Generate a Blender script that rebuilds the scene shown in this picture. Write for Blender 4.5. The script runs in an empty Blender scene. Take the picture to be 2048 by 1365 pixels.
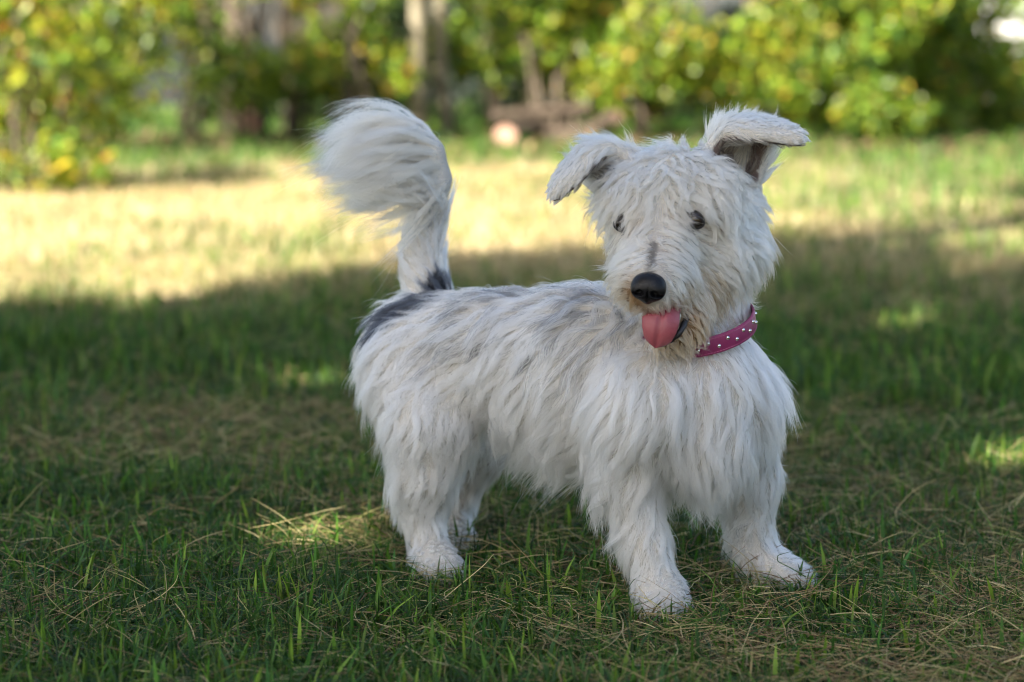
import bpy, bmesh, math, random
import numpy as np
from mathutils import Vector, Matrix, kdtree
from mathutils.bvhtree import BVHTree

random.seed(7)
RNG = np.random.default_rng(7)
R = math.radians
scene = bpy.context.scene
COL = scene.collection

# ------------------------------------------------------------------ camera
CAM_H, PITCH, FPX = 0.78, R(7.9), 4550.0
cam_d = bpy.data.cameras.new('camera')
cam = bpy.data.objects.new('camera', cam_d)
COL.objects.link(cam)
cam.location = (0, 0, CAM_H)
cam.rotation_euler = (R(90) - PITCH, 0, 0)
cam_d.sensor_width = 36.0
cam_d.lens = 80.0
cam_d.clip_start = 0.05
cam_d.clip_end = 2000
cam_d.dof.use_dof = True
cam_d.dof.focus_distance = 2.99
cam_d.dof.aperture_fstop = 2.9
cam_d.dof.aperture_blades = 0
scene.camera = cam

# ------------------------------------------------------------------ light
SUN_EL, SUN_BACK = R(40), R(48)          # sun stands to the left, a little behind the camera
SUN_DIR = Vector((-math.cos(SUN_EL) * math.cos(SUN_BACK), -math.cos(SUN_EL) * math.sin(SUN_BACK), math.sin(SUN_EL)))
world = bpy.data.worlds.new('World')
scene.world = world
world.use_nodes = True
wn = world.node_tree
wn.nodes.clear()
w_out = wn.nodes.new('ShaderNodeOutputWorld')
w_bg = wn.nodes.new('ShaderNodeBackground')
w_sky = wn.nodes.new('ShaderNodeTexSky')
w_sky.sky_type = 'NISHITA'
w_sky.sun_disc = False
w_sky.sun_elevation = SUN_EL
w_sky.sun_rotation = math.atan2(SUN_DIR.x, SUN_DIR.y)
w_sky.air_density = 1.0
w_sky.dust_density = 2.6
w_sky.ozone_density = 1.0
w_bg.inputs['Strength'].default_value = 0.055
wn.links.new(w_sky.outputs[0], w_bg.inputs[0])
wn.links.new(w_bg.outputs[0], w_out.inputs[0])
sun_d = bpy.data.lights.new('sun', 'SUN')
sun_d.energy = 5.0
sun_d.angle = R(0.53)
sun_d.color = (1.0, 0.93, 0.80)
sun = bpy.data.objects.new('sun', sun_d)
COL.objects.link(sun)
sun.rotation_euler = (-SUN_DIR).to_track_quat('-Z', 'Y').to_euler()

scene.view_settings.view_transform = 'Standard'
scene.view_settings.look = 'None'
scene.view_settings.exposure = 2.58
scene.view_settings.gamma = 1.0
scene.view_settings.use_curve_mapping = False
cy = scene.cycles
cy.max_bounces = 10
cy.diffuse_bounces = 3
cy.glossy_bounces = 4
cy.transmission_bounces = 10
cy.transparent_max_bounces = 8
cy.use_denoising = True
cy.sample_clamp_indirect = 6.0
cy.use_adaptive_sampling = True
cy.adaptive_threshold = 0.015
cy.filter_width = 1.0
scene.cycles_curves.shape = 'RIBBONS'
scene.cycles_curves.subdivisions = 2


# ------------------------------------------------------------------ helpers
_cp, _sp = math.cos(PITCH), math.sin(PITCH)


def at(px, py, Y):
    """Point that lies at depth Y in the place, on the line of sight of photograph pixel px, py."""
    a, b = (px - 1024) / FPX, (682.5 - py) / FPX
    d = np.array((a, _cp + b * _sp, -_sp + b * _cp))
    return np.array((0, 0, CAM_H)) + d * (Y / d[1])


def tag(o, label=None, cat=None, group=None, kind=None):
    if label: o['label'] = label
    if cat: o['category'] = cat
    if group: o['group'] = group
    if kind: o['kind'] = kind
    return o


def link(o, parent=None):
    COL.objects.link(o)
    if parent is not None:
        o.parent = parent
        o.matrix_parent_inverse = parent.matrix_world.inverted() if False else Matrix.Translation(-Vector(parent.location))
    return o


def empty(name, loc):
    o = bpy.data.objects.new(name, None)
    o.location = loc
    o.empty_display_size = 0.1
    return link(o)


def mesh_data(name, verts, faces, mat, cols=None, smooth=True):
    """verts Nx3, faces MxK (all of one size) -> mesh, quick."""
    verts = np.asarray(verts, np.float32)
    faces = np.asarray(faces, np.int32)
    me = bpy.data.meshes.new(name)
    k = faces.shape[1]
    me.vertices.add(len(verts))
    me.vertices.foreach_set('co', verts.ravel())
    me.loops.add(faces.size)
    me.loops.foreach_set('vertex_index', faces.ravel())
    me.polygons.add(len(faces))
    me.polygons.foreach_set('loop_start', np.arange(0, faces.size, k, dtype=np.int32))
    me.polygons.foreach_set('loop_total', np.full(len(faces), k, np.int32))
    me.polygons.foreach_set('use_smooth', np.full(len(faces), smooth, bool))
    if cols is not None:
        a = me.attributes.new('col', 'FLOAT_COLOR', 'POINT')
        c4 = np.ones((len(verts), 4), np.float32)
        c4[:, :3] = cols
        a.data.foreach_set('color', c4.ravel())
    me.materials.append(mat)
    me.update(calc_edges=True)
    me.validate()
    return me


def mesh_obj(name, verts, faces, mat, parent=None, cols=None, smooth=True):
    return link(bpy.data.objects.new(name, mesh_data(name, verts, faces, mat, cols, smooth)), parent)


def hair_obj(name, pts, radii, cols, mat, parent=None):
    """pts N x K x 3 strands, radii N x K, cols N x 3 -> hair curves object."""
    n, k, _ = pts.shape
    cu = bpy.data.hair_curves.new(name)
    cu.add_curves([k] * n)
    cu.attributes['position'].data.foreach_set('vector', np.ascontiguousarray(pts, np.float32).ravel())
    ra = cu.attributes.get('radius') or cu.attributes.new('radius', 'FLOAT', 'POINT')
    ra.data.foreach_set('value', np.ascontiguousarray(radii, np.float32).ravel())
    ca = cu.attributes.new('col', 'FLOAT_COLOR', 'CURVE')
    c4 = np.ones((n, 4), np.float32)
    c4[:, :3] = cols
    ca.data.foreach_set('color', c4.ravel())
    cu.materials.append(mat)
    return link(bpy.data.objects.new(name, cu), parent)


def unit(v):
    v = np.asarray(v, float)
    return v / np.maximum(np.linalg.norm(v, axis=-1, keepdims=True), 1e-9)


_vn = np.random.default_rng(3).random((64, 64))


def vnoise(x, y, s):
    """smooth 2-D value noise in 0..1, s = size of a cell"""
    x, y = np.asarray(x) / s + 17.3, np.asarray(y) / s + 5.7
    ix, iy = np.floor(x).astype(int), np.floor(y).astype(int)
    fx, fy = x - ix, y - iy
    fx, fy = fx * fx * (3 - 2 * fx), fy * fy * (3 - 2 * fy)
    g = lambda i, j: _vn[i % 64, j % 64]
    return (g(ix, iy) * (1 - fx) + g(ix + 1, iy) * fx) * (1 - fy) + (g(ix, iy + 1) * (1 - fx) + g(ix + 1, iy + 1) * fx) * fy


def tube(path, radii, sides=8, caps=True):
    """swept round tube -> verts, quads"""
    path = np.asarray(path, float)
    n = len(path)
    tan = unit(np.gradient(path, axis=0))
    ref = np.array((0.31, 0.17, 0.93)) if abs(tan[0][2]) < 0.8 else np.array((0.95, 0.2, 0.1))
    V = []
    for i in range(n):
        s = unit(np.cross(tan[i], ref))
        u = np.cross(s, tan[i])
        a = np.linspace(0, 2 * math.pi, sides, endpoint=False)
        V.append(path[i] + radii[i] * (np.cos(a)[:, None] * s + np.sin(a)[:, None] * u))
    V = np.concatenate(V)
    F = []
    for i in range(n - 1):
        for j in range(sides):
            k = (j + 1) % sides
            F.append((i * sides + j, i * sides + k, (i + 1) * sides + k, (i + 1) * sides + j))
    if caps:
        b, t = len(V), len(V) + 1
        V = np.vstack([V, path[0], path[-1]])
        for j in range(0, sides, 2):
            F.append((b, (j + 2) % sides, (j + 1) % sides, j))
            o = (n - 1) * sides
            F.append((t, o + j, o + (j + 1) % sides, o + (j + 2) % sides))
    return V, np.array(F)


def join(parts):
    V, F, o = [], [], 0
    for v, f in parts:
        V.append(v); F.append(np.asarray(f) + o); o += len(v)
    return np.vstack(V), np.vstack(F)


# ------------------------------------------------------------------ materials
def new_mat(name):
    m = bpy.data.materials.new(name)
    m.use_nodes = True
    nt = m.node_tree
    nt.nodes.clear()
    out = nt.nodes.new('ShaderNodeOutputMaterial')
    return m, nt, out


def principled(nt, color=(0.5, 0.5, 0.5), rough=0.6, spec=0.3):
    b = nt.nodes.new('ShaderNodeBsdfPrincipled')
    b.inputs['Base Color'].default_value = (*color, 1)
    b.inputs['Roughness'].default_value = rough
    b.inputs['Specular IOR Level'].default_value = spec
    return b


def noise_mat(name, c1, c2, scale=8, rough=0.8, spec=0.2, bump=0.3, bscale=None, detail=6, dist=0.01):
    m, nt, out = new_mat(name)
    b = principled(nt, c1, rough, spec)
    tc = nt.nodes.new('ShaderNodeTexCoord')
    nz = nt.nodes.new('ShaderNodeTexNoise')
    nz.inputs['Scale'].default_value = scale
    nz.inputs['Detail'].default_value = detail
    rp = nt.nodes.new('ShaderNodeValToRGB')
    rp.color_ramp.elements[0].position = 0.32
    rp.color_ramp.elements[1].position = 0.68
    rp.color_ramp.elements[0].color = (*c1, 1)
    rp.color_ramp.elements[1].color = (*c2, 1)
    nt.links.new(tc.outputs['Object'], nz.inputs['Vector'])
    nt.links.new(nz.outputs['Fac'], rp.inputs['Fac'])
    nt.links.new(rp.outputs['Color'], b.inputs['Base Color'])
    if bump:
        n2 = nt.nodes.new('ShaderNodeTexNoise')
        n2.inputs['Scale'].default_value = bscale or scale * 4
        n2.inputs['Detail'].default_value = 5
        bp = nt.nodes.new('ShaderNodeBump')
        bp.inputs['Strength'].default_value = bump
        bp.inputs['Distance'].default_value = dist
        nt.links.new(tc.outputs['Object'], n2.inputs['Vector'])
        nt.links.new(n2.outputs['Fac'], bp.inputs['Height'])
        nt.links.new(bp.outputs['Normal'], b.inputs['Normal'])
    nt.links.new(b.outputs[0], out.inputs[0])
    return m


def leaf_mat(name, rough=0.45, spec=0.4, trans=0.4, tint=(1.25, 1.3, 0.55)):
    """colour comes from the piece's own 'col'; light also passes through the blade"""
    m, nt, out = new_mat(name)
    at_ = nt.nodes.new('ShaderNodeAttribute')
    at_.attribute_name = 'col'
    b = principled(nt, (0.1, 0.2, 0.05), rough, spec)
    t = nt.nodes.new('ShaderNodeBsdfTranslucent')
    mx = nt.nodes.new('ShaderNodeMixShader')
    mx.inputs[0].default_value = trans
    mu = nt.nodes.new('ShaderNodeMix')
    mu.data_type = 'RGBA'
    mu.blend_type = 'MULTIPLY'
    mu.inputs[0].default_value = 1.0
    mu.inputs[7].default_value = (*tint, 1)
    nt.links.new(at_.outputs['Color'], b.inputs['Base Color'])
    nt.links.new(at_.outputs['Color'], mu.inputs[6])
    nt.links.new(mu.outputs[2], t.inputs['Color'])
    nt.links.new(b.outputs[0], mx.inputs[1])
    nt.links.new(t.outputs[0], mx.inputs[2])
    nt.links.new(mx.outputs[0], out.inputs[0])
    return m


M_LEAF = leaf_mat('leaf', 0.42, 0.4, 0.5)
M_GRASS = leaf_mat('grass_blade', 0.5, 0.3, 0.35, (1.1, 1.15, 0.6))
M_DRY = leaf_mat('dry_blade', 0.6, 0.25, 0.25, (1.0, 0.95, 0.8))
M_BARK = noise_mat('bark', (0.055, 0.042, 0.03), (0.15, 0.12, 0.09), 14, 0.9, 0.1, 0.7, 50, dist=0.02)
M_BARK_PALE = noise_mat('pale_bark', (0.09, 0.078, 0.05), (0.24, 0.21, 0.15), 9, 0.85, 0.15, 0.6, 40, dist=0.02)
M_LOG = noise_mat('log_bark', (0.030, 0.022, 0.016), (0.085, 0.065, 0.05), 14, 0.9, 0.1, 0.7, 50, dist=0.02)
M_CUT = noise_mat('cut_wood', (0.27, 0.155, 0.115), (0.36, 0.23, 0.17), 30, 0.8, 0.1, 0.2)
M_PLASTER = noise_mat('white_plaster', (0.74, 0.72, 0.69), (0.82, 0.80, 0.77), 5, 0.85, 0.2, 0.2, 60)
M_ROOF = noise_mat('roof_tile', (0.20, 0.08, 0.05), (0.32, 0.14, 0.09), 9, 0.8, 0.2, 0.4)
M_DOORWOOD = noise_mat('door_wood', (0.10, 0.06, 0.035), (0.16, 0.10, 0.06), 14, 0.6, 0.3, 0.3)
M_GLASS = noise_mat('dark_pane', (0.02, 0.025, 0.03), (0.03, 0.035, 0.04), 4, 0.06, 0.5, 0.0)


# ------------------------------------------------------------------ ground
def ground_z(x, y):
    x, y = np.asarray(x, float), np.asarray(y, float)
    near = 0.018 * (vnoise(x, y, 1.7) - 0.5) + 0.008 * (vnoise(x, y, 0.45) - 0.5)
    flat = np.exp(-(((x - 0.15) / 0.7) ** 2 + ((y - 3.2) / 0.7) ** 2))     # level where the dog stands
    d = np.maximum(y - 21.0, 0)
    drop = -0.05 * d * d / (d + 6.0)
    far = np.clip((np.hypot(x, y) - 6) / 20, 0, 1)
    return near * (1 - flat) + drop + far * 0.10 * (vnoise(x, y, 6.0) - 0.5)


gx = np.unique(np.concatenate([np.linspace(-400, -12, 24), np.linspace(-12, 12, 121), np.linspace(12, 400, 24)]))
gy = np.unique(np.concatenate([np.linspace(-400, -3, 22), np.linspace(-3, 26, 146), np.linspace(26, 900, 40)]))
GX, GY = np.meshgrid(gx, gy)
gv = np.stack([GX, GY, ground_z(GX, GY)], -1).reshape(-1, 3)
nx, ny = len(gx), len(gy)
ii, jj = np.meshgrid(np.arange(nx - 1), np.arange(ny - 1))
b0 = (jj * nx + ii).ravel()
M_SOIL, nt, out = new_mat('lawn_soil_and_thatch')
gb = principled(nt, (0.05, 0.04, 0.02), 0.95, 0.1)
gat = nt.nodes.new('ShaderNodeAttribute'); gat.attribute_name = 'col'
gtc = nt.nodes.new('ShaderNodeTexCoord')
gno = nt.nodes.new('ShaderNodeTexNoise'); gno.inputs['Scale'].default_value = 45; gno.inputs['Detail'].default_value = 6
gmr = nt.nodes.new('ShaderNodeMapRange'); gmr.inputs[1].default_value = 0.3; gmr.inputs[2].default_value = 0.7; gmr.inputs[3].default_value = 0.45; gmr.inputs[4].default_value = 1.35
gmu = nt.nodes.new('ShaderNodeVectorMath'); gmu.operation = 'SCALE'
gbp = nt.nodes.new('ShaderNodeBump'); gbp.inputs['Strength'].default_value = 0.7; gbp.inputs['Distance'].default_value = 0.02
nt.links.new(gtc.outputs['Object'], gno.inputs['Vector']); nt.links.new(gno.outputs['Fac'], gmr.inputs[0])
nt.links.new(gat.outputs['Color'], gmu.inputs[0]); nt.links.new(gmr.outputs[0], gmu.inputs['Scale'])
nt.links.new(gmu.outputs[0], gb.inputs['Base Color']); nt.links.new(gno.outputs['Fac'], gbp.inputs['Height'])
nt.links.new(gbp.outputs[0], gb.inputs['Normal']); nt.links.new(gb.outputs[0], out.inputs[0])
def straw_and_sun(x, y):
    """share of straw in the lawn: more on one side in front, most on the strip beyond, raised there to paint in sunlight"""
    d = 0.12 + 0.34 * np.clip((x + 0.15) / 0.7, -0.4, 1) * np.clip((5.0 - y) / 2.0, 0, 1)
    d = d + 0.85 * np.clip((y - 5.7) / 1.6, 0, 1) * np.clip((13.6 - y) / 2.0, 0.0, 1) * np.clip(1.0 - 0.20 * np.maximum(x, 0), 0.5, 1)  # strip and hedge foot toned to carry sunlight and shade as well as straw
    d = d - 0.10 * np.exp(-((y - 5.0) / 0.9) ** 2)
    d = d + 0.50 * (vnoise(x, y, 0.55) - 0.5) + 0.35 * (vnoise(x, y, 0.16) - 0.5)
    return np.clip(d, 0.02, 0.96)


gdr = straw_and_sun(gv[:, 0], gv[:, 1])[:, None]
gdr = np.where(gv[:, 1:2] > 5.5, gdr, gdr * 0.35)  # near thatch kept dark, sunlit strip pale: light and shade in the colour
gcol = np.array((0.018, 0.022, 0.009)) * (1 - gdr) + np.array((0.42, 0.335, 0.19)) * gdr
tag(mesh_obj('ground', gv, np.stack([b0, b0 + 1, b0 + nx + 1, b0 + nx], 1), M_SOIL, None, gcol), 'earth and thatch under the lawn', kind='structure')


# ------------------------------------------------------------------ leaves, trees and shrubs
def leaf_cloud(pos, size, out_dir, palette, weights, rng, jitter=0.25, aspect=0.55):
    """one folded diamond leaf at each position"""
    n = len(pos)
    nrm = unit(rng.normal(size=(n, 3)) * 0.9 + out_dir * 0.7 + np.array((0, 0, 0.45)))
    d = unit(np.cross(nrm, rng.normal(size=(n, 3))))
    d = unit(d + np.array((0, 0, -0.35)))
    s = unit(np.cross(nrm, d))
    L = size * rng.uniform(0.6, 1.25, n)[:, None]
    W = L * aspect * 0.5
    base = pos - d * L * 0.5
    tip = pos + d * L * 0.5 - nrm * L * 0.12
    lft, rgt = pos - d * L * 0.06 + s * W + nrm * W * 0.35, pos - d * L * 0.06 - s * W + nrm * W * 0.35
    V = np.stack([base, rgt, tip, lft], 1).reshape(-1, 3)
    i = np.arange(n) * 4
    F = np.concatenate([np.stack([i, i + 1, i + 2], 1), np.stack([i, i + 2, i + 3], 1)])
    pal = np.array(palette)
    c = pal[rng.choice(len(pal), n, p=np.array(weights) / np.sum(weights))]
    c = c * np.exp(rng.normal(0, jitter, (n, 1)))
    return V, F, np.repeat(c, 4, 0)


def blob_points(blobs, n, rng, shell=0.45):
    b = np.array(blobs)
    w = b[:, 3] * b[:, 4] * b[:, 5]
    k = rng.choice(len(b), n, p=w / w.sum())
    d = unit(rng.normal(size=(n, 3)))
    r = rng.random(n) ** shell
    return b[k, :3] + d * r[:, None] * b[k, 3:6], d


GREEN = [(0.09, 0.16, 0.018), (0.145, 0.215, 0.020), (0.22, 0.235, 0.020), (0.040, 0.090, 0.015), (0.30, 0.21, 0.03), (0.33, 0.13, 0.03)]
W_GREEN = [4, 4, 2.2, 3, 0.35, 0.15]
W_YELLOW = [3, 4, 5, 2, 1.1, 0.35]
W_DARK = [4, 1.5, 0.3, 6, 0.1, 0.05]
SHADED_GREEN = [(0.018, 0.038, 0.010), (0.028, 0.055, 0.012), (0.05, 0.075, 0.015), (0.012, 0.026, 0.009), (0.06, 0.045, 0.02), (0.05, 0.03, 0.018)]  # leaf colours darkened to put shade on the bushes behind the hedge


def grow_stem(base, top, r0, r1, rng, wob=0.06, n=7):
    t = np.linspace(0, 1, n)[:, None]
    p = base * (1 - t) + top * t
    p[1:-1] += rng.normal(0, wob, (n - 2, 3)) * np.array((1, 1, 0.3))
    return tube(p, np.linspace(r0, r1, n), 8)


def shrub(name, label, x, y, w, h, low, n, seed, weights, group, stems=5, leaf=0.065, stem_mat=None, stem_r=0.022, depth=0.8, holes=(), stem_spread=0.5, pal=GREEN):
    """a bush: several stems from the ground and a leafy crown made of uneven clumps"""
    rng = np.random.default_rng(seed)
    z = float(ground_z(x, y))
    root = empty(name, (x, y, z))
    blobs = []
    for k in range(16):
        bx = rng.uniform(-0.5, 0.5) * w
        bz = low + (h - low) * rng.random() ** 1.5
        br = w * rng.uniform(0.15, 0.27)
        blobs.append((x + bx, y + rng.uniform(-0.4, 0.4) * depth, z + max(bz, low + br * 0.4), br, br * 0.85, br * rng.uniform(0.7, 1.1)))
    P, D = blob_points(blobs, n, rng)
    keep = P[:, 2] > z + 0.03
    for (hx, hz, hr) in holes:                                   # gaps in the crown
        keep &= ((P[:, 0] - hx) ** 2 + (P[:, 2] - hz) ** 2) > (hr * rng.uniform(0.7, 1.15, n)) ** 2
    P, D = P[keep], D[keep]
    V, F, C = leaf_cloud(P, leaf, D, pal, weights, rng, 0.35)
    tag(mesh_obj('crown', V, F, M_LEAF, root, C, smooth=False), kind='stuff')
    for k in range(stems):
        b = blobs[rng.integers(len(blobs))]
        a = rng.uniform(0, 6.28)
        base = np.array((x + math.cos(a) * stem_spread * w * 0.3, y + math.sin(a) * 0.15, z - 0.05))
        top = np.array((b[0] * 0.6 + base[0] * 0.4, b[1], z + max(b[2] - z, h * 0.65)))
        v, f = grow_stem(base, top, stem_r * rng.uniform(0.7, 1.2), stem_r * 0.35, rng, 0.035)
        parts = [(v, f)]
        for q in range(3):
            t = rng.uniform(0.3, 0.8)
            p0 = base * (1 - t) + top * t
            c = np.array(blobs[rng.integers(len(blobs))][:3])
            parts.append(grow_stem(p0, p0 + (c - p0) * 0.7, stem_r * 0.4, stem_r * 0.15, rng, 0.02, 5))
        v, f = join(parts)
        mesh_obj('trunk', v, f, stem_mat or M_BARK, root)
    return tag(root, label, 'bush', group)


def tree(name, label, x, y, h, crown, n, seed, weights, trunk_r=0.13, leaf=0.18, mat=None, group=None, spots=(), lean=0.0, cat='tree', clear=None):
    """crown = list of (dx, dy, z, rx, ry, rz)"""
    rng = np.random.default_rng(seed)
    z = float(ground_z(x, y))
    root = empty(name, (x, y, z))
    base = np.array((x, y, z - 0.1))
    top = np.array((x + lean, y, z + h * 0.8))
    parts = [grow_stem(base, top, trunk_r, trunk_r * 0.35, rng, 0.05, 9)]
    blobs = []
    for (dx, dy, zz, rx, ry, rz) in crown:
        for k in range(9):
            d = unit(rng.normal(size=3)) * rng.random() ** 0.4
            blobs.append((x + dx + d[0] * rx * 0.75, y + dy + d[1] * ry * 0.75, z + zz + d[2] * rz * 0.75, rx * 0.42, ry * 0.42, rz * 0.42))
        t = rng.uniform(0.45, 0.9)
        p0 = base * (1 - t) + top * t
        parts.append(grow_stem(p0, np.array((x + dx, y + dy, z + zz)), trunk_r * 0.45, trunk_r * 0.12, rng, 0.08, 6))
    v, f = join(parts)
    mesh_obj('trunk', v, f, mat or M_BARK, root)
    P, D = blob_points(blobs, n, rng, 0.5)
    keep = np.ones(len(P), bool)
    s = np.array(SUN_DIR)
    for (sx, sy, sr) in spots:                                    # breaks in the crown that let the sun through
        q = P - np.array((sx, sy, 0.02))
        d = np.linalg.norm(q - (q @ s)[:, None] * s, axis=1)
        keep &= d > sr
    P, D = P[keep], D[keep]
    V, F, C = leaf_cloud(P, leaf, D, GREEN, weights, rng, aspect=0.7)
    tag(mesh_obj('crown', V, F, M_LEAF, root, C, smooth=False), kind='stuff')
    return tag(root, label, cat, group)


# trees beside and behind the viewer whose shade lies over the near lawn
SPOTS = [(-0.27, 3.38, 0.12), (-0.44, 4.95, 0.12), (0.90, 3.95, 0.13), (1.02, 5.9, 0.10)]


def shade(cx, cy, h):
    k = h / math.tan(SUN_EL)
    return cx - k * math.cos(SUN_BACK), cy - k * math.sin(SUN_BACK)


def shade_tree(label, cx, cy, h, rx, ry, rz, n, seed, leaf=0.22):
    x, y = shade(cx, cy, h)
    rng = np.random.default_rng(seed)
    crown = [(rng.uniform(-.5, .5) * rx, rng.uniform(-.5, .5) * ry, h + rng.uniform(-.5, .5) * rz, rx * 0.55, ry * 0.55, rz * 0.6) for _ in range(5)]
    crown.append((0, 0, h, rx * 0.7, ry * 0.7, rz * 0.7))
    tree('shade_tree', label, x, y, h * 1.15, crown, n, seed, W_GREEN, 0.2, leaf, spots=SPOTS, group='trees that shade the near lawn')


shade_tree('broad leafy tree beside the lawn, shading the rear of the dog', -1.9, 4.5, 6.0, 2.9, 3.6, 2.2, 26000, 11)
shade_tree('broad leafy tree beside the lawn, shading the head of the dog', 2.0, 4.8, 6.2, 2.8, 3.9, 2.2, 26000, 12)
shade_tree('tall slender tree whose shade reaches the sunny strip of lawn', 3.3, 10.6, 9.5, 1.5, 0.7, 1.3, 6000, 13)

# the hedge across the far end of the lawn: each bush a thing of its own
HG = 'bushes of the hedge behind the lawn'
shrub('hedge_bush', 'yellow-green bush leafy down to the grass, standing forward of the hedge', -2.50, 10.7, 1.25, 1.9, -0.1, 4030, 21, W_YELLOW, HG, 5, 0.085)
shrub('hedge_bush', 'yellow-green bush behind the forward bush at the hedge end', -2.95, 13.6, 1.7, 2.0, 0.2, 4650, 22, W_YELLOW, HG, 5, 0.085)
shrub('hedge_bush', 'thin gappy bush with sky showing through, next to the yellow-green bushes', -1.95, 15.0, 1.2, 1.9, 0.32, 1860, 23, W_GREEN, HG, 6, 0.082, holes=[(-2.32, 0.52, 0.30), (-1.6, 0.85, 0.24)])
shrub('hedge_bush', 'sparse dark-stemmed bush between the gappy bush and the pale trunks', -1.3, 15.2, 1.2, 1.9, 0.36, 2232, 24, W_GREEN, HG, 7, 0.082, holes=[(-1.6, 0.80, 0.24), (-1.2, 1.0, 0.20)])
shrub('hedge_bush', 'bright green bush just beside the pale trunks', -0.98, 14.5, 0.7, 1.6, 0.40, 1364, 25, W_YELLOW, HG, 4, 0.085)
shrub('hedge_bush', 'green bush hanging over the log pile', 0.2, 15.0, 1.3, 2.0, 0.42, 5270, 26, W_GREEN, HG, 5, 0.082)
shrub('hedge_bush', 'full green bush with yellowing leaves past the log pile', 1.0, 14.9, 1.4, 2.0, 0.30, 5890, 27, W_YELLOW, HG, 5, 0.082)
shrub('hedge_bush', 'dense green bush in the middle of the long hedge run', 1.85, 15.3, 1.5, 2.0, 0.10, 6510, 28, W_GREEN, HG, 3, 0.082, stem_r=0.013)
shrub('hedge_bush', 'green bush of the hedge with low twigs and dry leaves', 2.65, 15.8, 1.5, 2.0, 0.06, 6820, 29, W_GREEN, HG, 3, 0.082, stem_r=0.012)
shrub('hedge_bush', 'last green bush of the hedge beside the white house', 3.6, 16.6, 1.5, 1.3, 0.10, 4030, 30, W_YELLOW, HG, 5, 0.082, holes=[(3.60, 0.88, 0.20)])

shrub('hedge_bush', 'green bush filling the hedge between the dense bush and the one with low twigs', 2.28, 15.0, 1.2, 1.8, 0.15, 4960, 31, W_GREEN, HG, 3, 0.082, stem_r=0.012)
shrub('hedge_bush', 'small green bush just in front of the hedge gap past the dense bush', 2.42, 14.6, 0.9, 1.5, 0.15, 4200, 33, W_GREEN, HG, 3, 0.08, stem_r=0.010)
shrub('hedge_bush', 'rounded green bush in front of the house wall', 5.0, 17.6, 1.5, 1.5, 0.10, 3600, 34, W_GREEN, HG, 4, 0.082, stem_r=0.012)
shrub('hedge_bush', 'rounded yellow-green bush beside the house windows', 6.4, 18.2, 1.5, 1.6, 0.10, 3600, 35, W_YELLOW, HG, 4, 0.082, stem_r=0.012)

BG = 'dark bushes behind the hedge'
for k, (bx, by, bw, n, hl, lab) in enumerate([
        (-3.7, 17.6, 1.9, 6000, (), 'dark bush behind the yellow-green bushes'),
        (-2.2, 18.6, 1.6, 4200, [(-2.85, 0.45, 0.34), (-1.95, 0.85, 0.30)], 'dark bush behind the thin gappy bush'),
        (-1.2, 18.3, 1.6, 4800, [(-1.95, 0.85, 0.28), (-1.5, 1.0, 0.22)], 'dark bush behind the sparse dark-stemmed bush'),
        (0.0, 17.9, 1.8, 6500, (), 'dark bush behind the pale trunks'),
        (1.2, 17.8, 1.8, 7000, (), 'dark bush behind the full green bush with yellowing leaves'),
        (2.5, 18.3, 1.9, 8000, (), 'dark bush behind the dense middle of the hedge')]):
    shrub('dark_bush', lab, bx, by, bw, 2.1, 0.12, n, 40 + k, W_DARK, BG, 6, 0.085, stem_r=0.03, holes=hl, pal=SHADED_GREEN)


def pale_tree(label, px, Y, r, seed, lean):
    rng = np.random.default_rng(seed)
    x = (px - 1024) / FPX * Y
    tree('pale_tree', label, x, Y, 5.5, [(0.1, 0, 4.2, 1.0, 0.9, 1.0), (-0.3, 0.2, 5.0, 0.8, 0.8, 0.8)], 2500, seed, W_GREEN, r, 0.08, M_BARK_PALE, 'pale-barked trees in the hedge', lean=lean)


pale_tree('pale-barked tree with the thicker trunk, rising out of the hedge', 838, 14.6, 0.062, 61, 0.25)
pale_tree('pale-barked tree with a thinner trunk close behind the thicker one', 905, 15.1, 0.055, 62, -0.2)
for k, (px, Y, r, lab) in enumerate([(470, 16.2, 0.06, 'dark slim tree trunk among the sparse bushes, beside the gappy bush'),
                                     (590, 16.6, 0.07, 'dark tree trunk in the middle of the sparse bushes'),
                                     (745, 16.0, 0.05, 'dark slim tree trunk next to the pale trunks'),
                                     (1000, 16.9, 0.07, 'dark tree trunk behind the log pile')]):
    x = (px - 1024) / FPX * Y
    tree('dark_tree', lab, x, Y, 6.0, [(0, 0, 4.6, 1.2, 1.1, 1.2), (0.4, 0.3, 5.4, 0.9, 0.9, 0.8)], 2500, 70 + k, W_DARK, r, 0.1, M_BARK, 'dark trees behind the hedge', lean=0.15 * (-1) ** k)


# ------------------------------------------------------------------ white house behind the hedge end
def box(x0, x1, y0, y1, z0, z1):
    v = np.array([(x, y, z) for z in (z0, z1) for y in (y0, y1) for x in (x0, x1)], float)
    return v, np.array([(0, 2, 3, 1), (4, 5, 7, 6), (0, 1, 5, 4), (2, 6, 7, 3), (0, 4, 6, 2), (1, 3, 7, 5)])


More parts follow.
